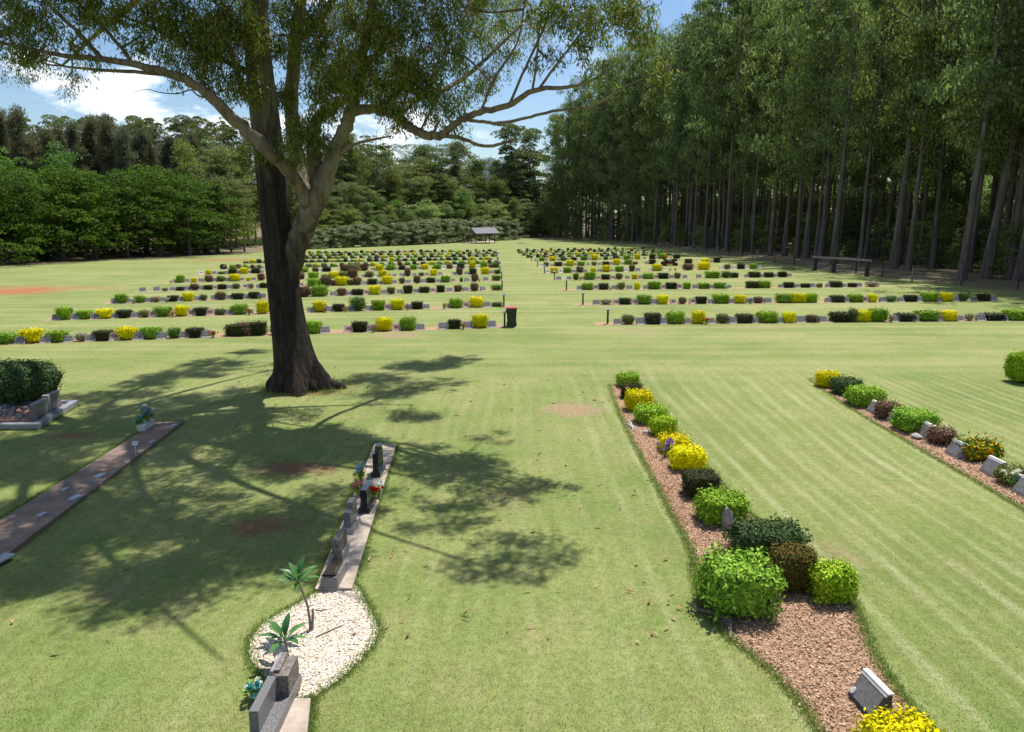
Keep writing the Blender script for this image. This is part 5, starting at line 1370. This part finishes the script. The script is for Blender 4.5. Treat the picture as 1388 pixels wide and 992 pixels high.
gA, gB, gC, gD = G(-60, 583), G(52, 583), G(107.5, 549), G(20, 549)
gr = empty('kerbed_grave', gA)
def rel(v): return v - gA
mb = MB()
t = .17
rec = [gA, gB, gC, gD]
cen = sum(rec, Vector()) / 4
inn = []
for i in range(4):
    p, nx, pv = rec[i], rec[(i + 1) % 4], rec[i - 1]
    inn.append(p + (nx - p).normalized() * t * 1.2 + (pv - p).normalized() * t * 1.2)
V = [(*rel(p)[:2], -.02) for p in rec] + [(*rel(p)[:2], .16) for p in rec] + [(*rel(p)[:2], .16) for p in inn] + [(*rel(p)[:2], .05) for p in inn]
mb.add(V, [(i, (i + 1) % 4, 4 + (i + 1) % 4, 4 + i) for i in range(4)] + [(4 + i, 4 + (i + 1) % 4, 8 + (i + 1) % 4, 8 + i) for i in range(4)] + [(8 + i, 8 + (i + 1) % 4, 12 + (i + 1) % 4, 12 + i) for i in range(4)])
mb.build('kerb', M['granite_blue'], gr)  # bluish skylight on the kerb is put into its stone colour
mb = MB(); mb.add([(*rel(p)[:2], .10) for p in inn], [(0, 1, 2, 3)]); mb.build('gravel_fill', M['gravel_red'], gr)
e = (gC - gB); e.z = 0; yaw = math.atan2(e.y, e.x)
ed = e.normalized(); side_ = Vector((-ed.y, ed.x, 0))
def stone_on(parent, origin, name, along, inset, ln, th, h, mat, z=.10, slope=0.0):
    c = gB + ed * along + side_ * inset - origin
    mb = MB(); mb.box((c.x, c.y, z), (ln, th, h), 0, rot=Matrix.Rotation(yaw, 4, 'Z'), top=.97); return mb.build(name, mat, parent)
for nm, al, ln, h, mt in (('headstone_slab', .95, .75, .46, 'granite_grey'), ('headstone_pillar', 1.46, .18, .52, 'marker_grey'), ('headstone_slab', 1.86, .55, .50, 'granite_grey')):
    stone_on(gr, gA, nm, al, .34, ln, .17, h, M[mt])
mb = MB()
g = np.random.default_rng(5)
cc = rel(G(22, 566))
for i in range(46):
    q = g.normal(size=2) * (.42, .26)
    s = g.uniform(.06, .14)
    mb.box((cc.x + q[0], cc.y + q[1], .10 + max(0, .12 - abs(q[0]) * .2) * g.random()), (s, s * .8, s * .6), 0, rot=Matrix.Rotation(g.uniform(0, 3), 4, 'Z'), top=.7)
tag(mb.build('stone_pile', M['granite_grey'], None, loc=gA), 'heap of broken grey stones on the red gravel of the kerbed grave', 'stones')
tag(gr, 'kerbed grave with sky-tinted blue-grey border, red gravel and grey headstone slabs', 'grave')

def plinth(name, px, z, label):
    v = [G(*q, z) for q in px]
    n = len(v)
    mb = MB()
    mb.add([(p.x, p.y, -.03) for p in v] + [(p.x, p.y, z) for p in v], [(i, (i + 1) % n, n + (i + 1) % n, n + i) for i in range(n)] + [(4, 5, 6, 7)])
    o = mb.build(name, M['brown_concrete'] if 'shade' in label else M['concrete'])
    return tag(o, label, 'concrete plinth')
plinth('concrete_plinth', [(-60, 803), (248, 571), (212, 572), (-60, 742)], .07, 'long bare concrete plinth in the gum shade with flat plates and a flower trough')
for i, (px, py, s) in enumerate([(236, 577, .8), (136, 645, 1.1), (102, 675, 1.1), (57, 698, .8), (4, 757, 1.3), (206, 599, .8), (88, 664, .7)]):
    p = G(px, py, .07)
    mb = MB(); mb.box((p.x, p.y, .072), (.16 * s, .24 * s, .025), 0, rot=Matrix.Rotation(-.15, 4, 'Z'), top=.9)
    tag(mb.build('name_plate', M['granite_blue']), 'small flat plate on the shaded concrete plinth, %s from its far end' % ordinal([1, 3, 5, 6, 7, 2, 4][i]), 'plate', 'flat plates on the shaded plinth')
mb = MB(); p = G(184, 615, .07)
mb.tube([(p.x + .06, p.y - .12, .06), (p.x, p.y, .30)], .008, 5); mb.box((p.x, p.y - .01, .28), (.13, .02, .10), 0, rot=Matrix.Rotation(-.6, 4, 'X'))
tag(mb.build('grave_stake', M['marker_white']), 'little cream plate on a stake beside the shaded concrete plinth', 'stake')
p = G(198, 580, .07)
tr_ = empty('flower_trough', p, math.atan2((G(212, 572) - G(100, 652)).y, (G(212, 572) - G(100, 652)).x))
mb = MB()
mb.box((0, 0, 0), (.62, .18, .15), 0, top=1.12); mb.build('trough', M['marker_white'], tr_)
tag(tr_, 'pale stone flower trough on the shaded concrete plinth', 'trough')
flowers('blue', p + Vector((.02, .12, .1)), 'blue and white flowers in the pale trough', scale=1.5)
flowers('teal', p + Vector((-.12, -.14, .08)), 'teal flowers at the near end of the pale trough', scale=1.0)

plinth('concrete_plinth', [(427, 798), (477, 797), (537.5, 601), (507.5, 601)], .06, 'narrow concrete plinth carrying a row of dark headstones')
plinth('concrete_plinth', [(330, 1040), (412, 1040), (421, 946), (376, 946)], .06, 'concrete plinth in front of the pebble bed with a granite headstone')
def headstone(px, py, ln, th, h, mat, basemat, label, bd=(1.12, 1.7, .11), shape='flat', parts=()):
    """stone standing on the plinth, its broad faces to the sides"""
    ln, th, h = ln * .86, th * .85, h * .8
    p = G(px, py, .06)
    r = empty('headstone', (p.x, p.y, .06), -.03)
    mb = MB(); mb.box((0, 0, .001), (th * bd[1], ln * bd[0], bd[2]), 0, top=.94); mb.build('base', M[basemat], r)
    mb = MB()
    if shape == 'slope':
        mb.add([(-th * .9, -ln / 2, bd[2]), (th * .6, -ln / 2, bd[2]), (th * .6, ln / 2, bd[2]), (-th * .9, ln / 2, bd[2]), (.0, -ln / 2, bd[2] + h), (th * .55, -ln / 2, bd[2] + h), (th * .55, ln / 2, bd[2] + h), (.0, ln / 2, bd[2] + h)],
               [(3, 2, 1, 0), (4, 5, 6, 7), (0, 1, 5, 4), (1, 2, 6, 5), (2, 3, 7, 6), (3, 0, 4, 7)])
    else:
        mb.box((0, 0, bd[2] + .001), (th, ln, h), 0, top=.96)
        if shape == 'step': mb.box((0, ln * .18, bd[2] + h + .001), (th * .9, ln * .55, .10), 0, top=.9)
    mb.build('stone', M[mat], r)
    mb = MB(); mb.box((-th / 2 - (.35 * th if shape == 'slope' else 0) - .006, 0, bd[2] + h * .2), (.008, ln * .7, h * .5), 0)
    if shape != 'slope': mb.build('plaque', M['bronze'], r)
    return tag(r, label, 'headstone', 'headstones on the narrow plinth')
headstone(513, 641, .60, .14, .50, 'granite_black', 'granite_black', 'tall black polished headstone at the far end of the narrow plinth', shape='step')
headstone(498, 688, .62, .15, .42, 'granite_black', 'granite_black', 'black polished headstone with flowers on both sides, narrow plinth', shape='flat')
headstone(476, 715, .58, .15, .34, 'granite_grey', 'marker_grey', 'grey headstone standing just nearer than the flowers, narrow plinth', shape='step')
headstone(461, 752, .55, .15, .30, 'rough_stone', 'marker_grey', 'brownish rough headstone in the middle of the narrow plinth')
headstone(453, 785, .50, .17, .24, 'granite_black', 'granite_grey', 'low sloped black headstone on grey base next to the white pebbles', shape='slope', bd=(1.3, 1.8, .16))
flowers('pink', G(487, 672, .06), 'pink flowers on the lawn side of a black headstone, narrow plinth', scale=1.0)
flowers('blue', G(490, 656, .06) + Vector((-.05, .2, 0)), 'pale blue flowers near the tall black headstone, narrow plinth', scale=1.1)
flowers('red', G(506, 678, .06), 'red flowers on the open side of the narrow plinth', scale=1.0)
flowers('white', G(514, 673, .06), 'white flowers beside the red ones on the narrow plinth', scale=.9)
p = G(378, 962, .06)
hs = empty('headstone', (p.x, p.y, .06), 0)
mb = MB(); mb.box((0, -.12, .001), (.24, 1.2, .12), 0); mb.build('base', M['granite_grey'], hs)
mb = MB(); mb.box((.02, .26, .122), (.17, .40, .25), 0, top=.95); mb.box((-.06, .30, .373), (.10, .34, .035), 0); mb.build('stone', M['rough_stone'], hs)
mb = MB(); mb.box((-.075, -.22, .122), (.10, .62, .25), 0, top=.97); mb.build('stone', M['granite_grey'], hs)
mb = MB(); mb.box((-.085, .26, .20), (.03, .34, .22), 0); mb.build('plaque', M['granite_blue'], hs)
tag(hs, 'double headstone of rough brown block and dark granite before the pebble bed', 'headstone')
flowers('teal', G(346, 948), 'teal and white flowers beside the double headstone by the pebble bed', scale=.9)
flowers('white', G(350, 944), 'white flowers tucked beside the double headstone', scale=.7)
# edging stones round the pebbles
def frangipani(base, stems, label):
    r = empty('frangipani', base)
    mb = MB()
    for pts, rad in stems[0]:
        q = curve(pts, 4); mb.tube(q, np.linspace(rad, rad * .7, len(q)), 8)
    mb.build('trunk', M['frangi_stem'], r, smooth=True)
    mb = MB()
    g = np.random.default_rng(int(abs(base[0]) * 100))
    for c, n, L, tilt in stems[1]:
        c = np.array(c)
        for i in range(n):
            az = i * 2.4 + g.normal() * .15
            el = .15 + 1.0 * (i / n) + g.normal() * .08
            d = np.array([math.cos(az) * math.cos(el), math.sin(az) * math.cos(el), math.sin(el)]) + np.array(tilt)
            d /= np.linalg.norm(d)
            sd = np.cross(d, [0, 0, 1]); sd /= np.linalg.norm(sd)
            up = np.cross(sd, d)
            l = L * g.uniform(.8, 1.1)
            rows = []
            for t, w, dz in ((0, .012, 0), (.15, .02, .02), (.4, .115, .05), (.65, .13, .035), (.85, .08, -.015), (1.0, .004, -.07)):
                m = c + d * l * t + up * l * dz * 1.3
                rows.append([m + sd * l * w + up * l * w * .25, m, m - sd * l * w + up * l * w * .25])
            V = np.array(rows).reshape(-1, 3)
            f = [(3 * k + j, 3 * k + j + 1, 3 * k + 4 + j, 3 * k + 3 + j) for k in range(5) for j in range(2)]
            mb.add(V, f)
    mb.build('crown', M['frangi'], r, smooth=True)
    return tag(r, label, 'plant')
b_ = G(421, 855)
def lp(px, py, Y): return tuple(U(px, py, Y) - b_)
top = lp(404, 790, b_.y - .05)
frangipani(b_, ([([(0, 0, -.02), lp(419, 835, b_.y), lp(415, 815, b_.y - .02), top], .020), ([(.015, 0, 0), lp(424, 838, b_.y), lp(424, 825, b_.y)], .022), ([lp(417, 824, b_.y), lp(422, 820, b_.y + .05)], .014)], [(top, 15, .34, (-.1, -.1, .1))]), 'young frangipani with a bare stem and leafy top on white pebbles')
b_ = G(392, 897)
top = lp(386, 868, b_.y - .05)
frangipani(b_, ([([(0, 0, -.02), lp(390, 885, b_.y - .02), top], .018)], [(top, 13, .33, (-.05, -.15, .05))]), 'short frangipani rosette low on the pebbles by the double headstone')

# ------------------------------------------------------------------ worker on a ride-on mower between the far rows
wp = G(906, 360)
mw = empty('ride_on_mower', wp, .15)
mb = MB()
mb.box((.15, 0, .30), (1.25, .75, .30), 0, top=.9)
mb.box((.75, 0, .55), (.62, .62, .28), 0, top=.85)
mb.build('body', M['timber_dark'], mw)
mb = MB(); mb.box((-.1, 0, .16), (1.1, 1.15, .16), 0, top=.9); mb.build('mower_deck', M['fl_red'] if False else plain('orange_paint', (.45, .10, .02), .4), mw)
for x, y, r in ((-.55, .42, .27), (-.55, -.42, .27), (.85, .42, .19), (.85, -.42, .19)):
    mb = MB(); mb.tube([(x, y - .10, r), (x, y + .10, r)], r, 18); mb.build('wheel', M['rubber'], mw)
mb = MB(); mb.box((-.38, 0, .62), (.42, .48, .10)); mb.box((-.60, 0, .68), (.10, .46, .38), 0, top=.9); mb.build('seat', M['rubber'], mw)
mb = MB(); mb.tube([(.42, 0, .6), (.25, 0, .98)], .025, 6); mb.tube([(.25 + .16 * math.sin(t) * .4, .17 * math.cos(t), .98 + .16 * math.sin(t)) for t in np.linspace(0, 6.28, 16)], .018, 5, cap=False); mb.build('steering_wheel', M['rubber'], mw)
tag(mw, 'dark ride-on mower with an orange deck between the far grave rows', 'mower')
def person(loc, rz):
    j = {'pelvis': (-.36, 0, .80), 'spine': (-.37, 0, 1.0), 'chest': (-.33, 0, 1.24), 'neck': (-.31, 0, 1.40), 'head': (-.28, 0, 1.50), 'crown': (-.28, 0, 1.64)}
    V, R, E = [], [], []
    def add(p, r):
        V.append(p); R.append(r); return len(V) - 1
    pv = add(j['pelvis'], .15); spn = add(j['spine'], .145); ch = add(j['chest'], .165); nk = add(j['neck'], .06); hd = add(j['head'], .10); cr = add(j['crown'], .085)
    E += [(pv, spn), (spn, ch), (ch, nk), (nk, hd), (hd, cr)]
    for s in (-1, 1):
        a = add((-.33, s * .19, 1.30), .07); b = add((-.20, s * .26, 1.06), .052); c = add((.06, s * .19, 1.02), .040); d = add((.18, s * .15, 1.03), .045)
        E += [(ch, a), (a, b), (b, c), (c, d)]
        h = add((-.30, s * .11, .78), .10); kn = add((.12, s * .16, .80), .075); an = add((.22, s * .16, .42), .055); ft = add((.38, s * .16, .38), .05)
        E += [(pv, h), (h, kn), (kn, an), (an, ft)]
    me = bpy.data.meshes.new('person')
    me.from_pydata(V, E, [])
    o = bpy.data.objects.new('person', me)
    COL.objects.link(o)
    md = o.modifiers.new('skin', 'SKIN'); o.modifiers.new('sub', 'SUBSURF').levels = 2
    o.modifiers['sub'].render_levels = 2
    for i, sv in enumerate(me.skin_vertices[0].data):
        sv.radius = (R[i], R[i]); sv.use_root = (i == 0)
    dg = bpy.context.evaluated_depsgraph_get()
    m2 = bpy.data.meshes.new_from_object(o.evaluated_get(dg))
    o.modifiers.clear(); o.data = m2
    m2.materials.clear()
    for mt in (plain('skin', (.42, .24, .17), .6), plain('orange_shirt', (.70, .16, .03), .8), plain('cream_trousers', (.60, .55, .44), .8)): m2.materials.append(mt)
    for p in m2.polygons:
        c = p.center
        p.use_smooth = True
        p.material_index = 2 if c.z < .88 and c.z > .5 else 0 if (c.z > 1.40 or (c.x > .0 and c.z > .9) or False) else 1 if c.z > .88 else 0
    o.location, o.rotation_euler = loc, (0, 0, rz)
    mb = MB()
    q = [(-.28, 0, 1.60, .118), (-.28, 0, 1.66, .112), (-.285, 0, 1.70, .085), (-.29, 0, 1.72, .03)]
    mb.tube([x[:3] for x in q], [x[3] for x in q], 14)
    mb.box((-.13, 0, 1.605), (.17, .18, .015))
    mb.build('cap', plain('red_cloth', (.40, .04, .03), .8), o)
    return tag(o, 'worker in an orange shirt, red cap and cream trousers seated on the mower', 'person')
person(wp, .15)

# ------------------------------------------------------------------ grass blades of the near lawn
def blades(n):
    d = 5.6 + 15 * RNG.random(n) ** 1.9
    x = (RNG.random(n) * 2 - 1) * (.95 * d + .6)
    p = np.stack([x, d], 1)
    ok = ~(inside(P1, p) | inside(P2, p) | inside(P3, p))
    for px in ([(-60, 803), (248, 571), (212, 572), (-60, 742)], [(427, 798), (477, 797), (537.5, 601), (507.5, 601)], [(330, 1040), (412, 1040), (421, 946), (376, 946)]):
        ok &= ~inside(np.array([tuple(G(*q))[:2] for q in px]), p)
    p = p[ok]
    k = len(p)
    h = RNG.uniform(.014, .032, k)
    a = RNG.normal(size=(k, 3)) * np.array([.75, .75, 0]) + np.array([0, 0, .8])
    a /= np.linalg.norm(a, axis=1, keepdims=True)
    c = np.concatenate([p, (h * a[:, 2] / 2)[:, None]], 1)
    mb = MB()
    mb.leaves(c, a, h, RNG.uniform(.004, .008, k))
    tag(mb.build('grass', M['blade']), 'short mown grass blades of the near lawn', None, kind='stuff')
blades(240000)
def edge_grass(polys, per_m):
    pts = []
    for poly in polys:
        for i in range(len(poly)):
            a, b = poly[i], poly[(i + 1) % len(poly)]
            ln = np.linalg.norm(b - a)
            dist = max(6.0, (a[1] + b[1]) / 2)
            m = int(ln * per_m * min(1, (11 / dist) ** 1.5))
            if m < 1: continue
            t = RNG.random((m, 1))
            nrm = np.array([b[1] - a[1], a[0] - b[0]]) / (ln + 1e-9)
            pts.append(a + (b - a) * t + nrm * RNG.normal(0, .05, (m, 1)))
    p = np.concatenate(pts)
    k = len(p)
    h = RNG.uniform(.035, .085, k)
    a = RNG.normal(size=(k, 3)) * np.array([.5, .5, 0]) + np.array([0, 0, .9])
    a /= np.linalg.norm(a, axis=1, keepdims=True)
    mb = MB()
    mb.leaves(np.concatenate([p, (h * a[:, 2] / 2)[:, None]], 1), a, h, RNG.uniform(.006, .011, k))
    tag(mb.build('grass', M['blade']), 'longer grass fringing the edges of beds and plinths', None, kind='stuff')
flat = lambda px: np.array([tuple(G(*q))[:2] for q in px])
edge_grass([P1, P2, P3, flat([(427, 798), (477, 797), (537.5, 601), (507.5, 601)]), flat([(-60, 803), (248, 571), (212, 572), (-60, 742)]), flat([(412, 1040), (421, 946)]), flat([(-60, 583), (52, 583), (107.5, 549), (20, 549)])], 900)
# rank grass round the foot of the gum
k = 2600
an, rr = RNG.uniform(0, 6.28, k), RNG.normal(1.05, .28, k)
p = np.stack([BASE.x + np.cos(an) * rr * 1.1, BASE.y + np.sin(an) * rr], 1)
h = RNG.uniform(.05, .16, k)
a = RNG.normal(size=(k, 3)) * np.array([.45, .45, 0]) + np.array([0, 0, .9])
mb = MB()
mb.leaves(np.concatenate([p, (h * .42)[:, None]], 1), a, h, .014)
tag(mb.build('grass', M['blade']), 'longer grass around the foot of the big gum', None, kind='stuff')
# fallen leaves and bits of bark under the gum
k = 420
p = np.stack([RNG.uniform(-11, 3, k), RNG.uniform(8, 27, k)], 1)
mb = MB()
mb.leaves(np.concatenate([p, np.full((k, 1), .045)], 1), RNG.normal(size=(k, 3)) * np.array([1, 1, .15]), RNG.uniform(.08, .18, k), RNG.uniform(.02, .05, k), side=np.array([[0, 0, 0]]) + RNG.normal(size=(k, 3)) * np.array([1, 1, .2]))
tag(mb.build('fallen_leaves', M['dry_leaf']), 'dry fallen gum leaves scattered on the lawn', None, kind='stuff')
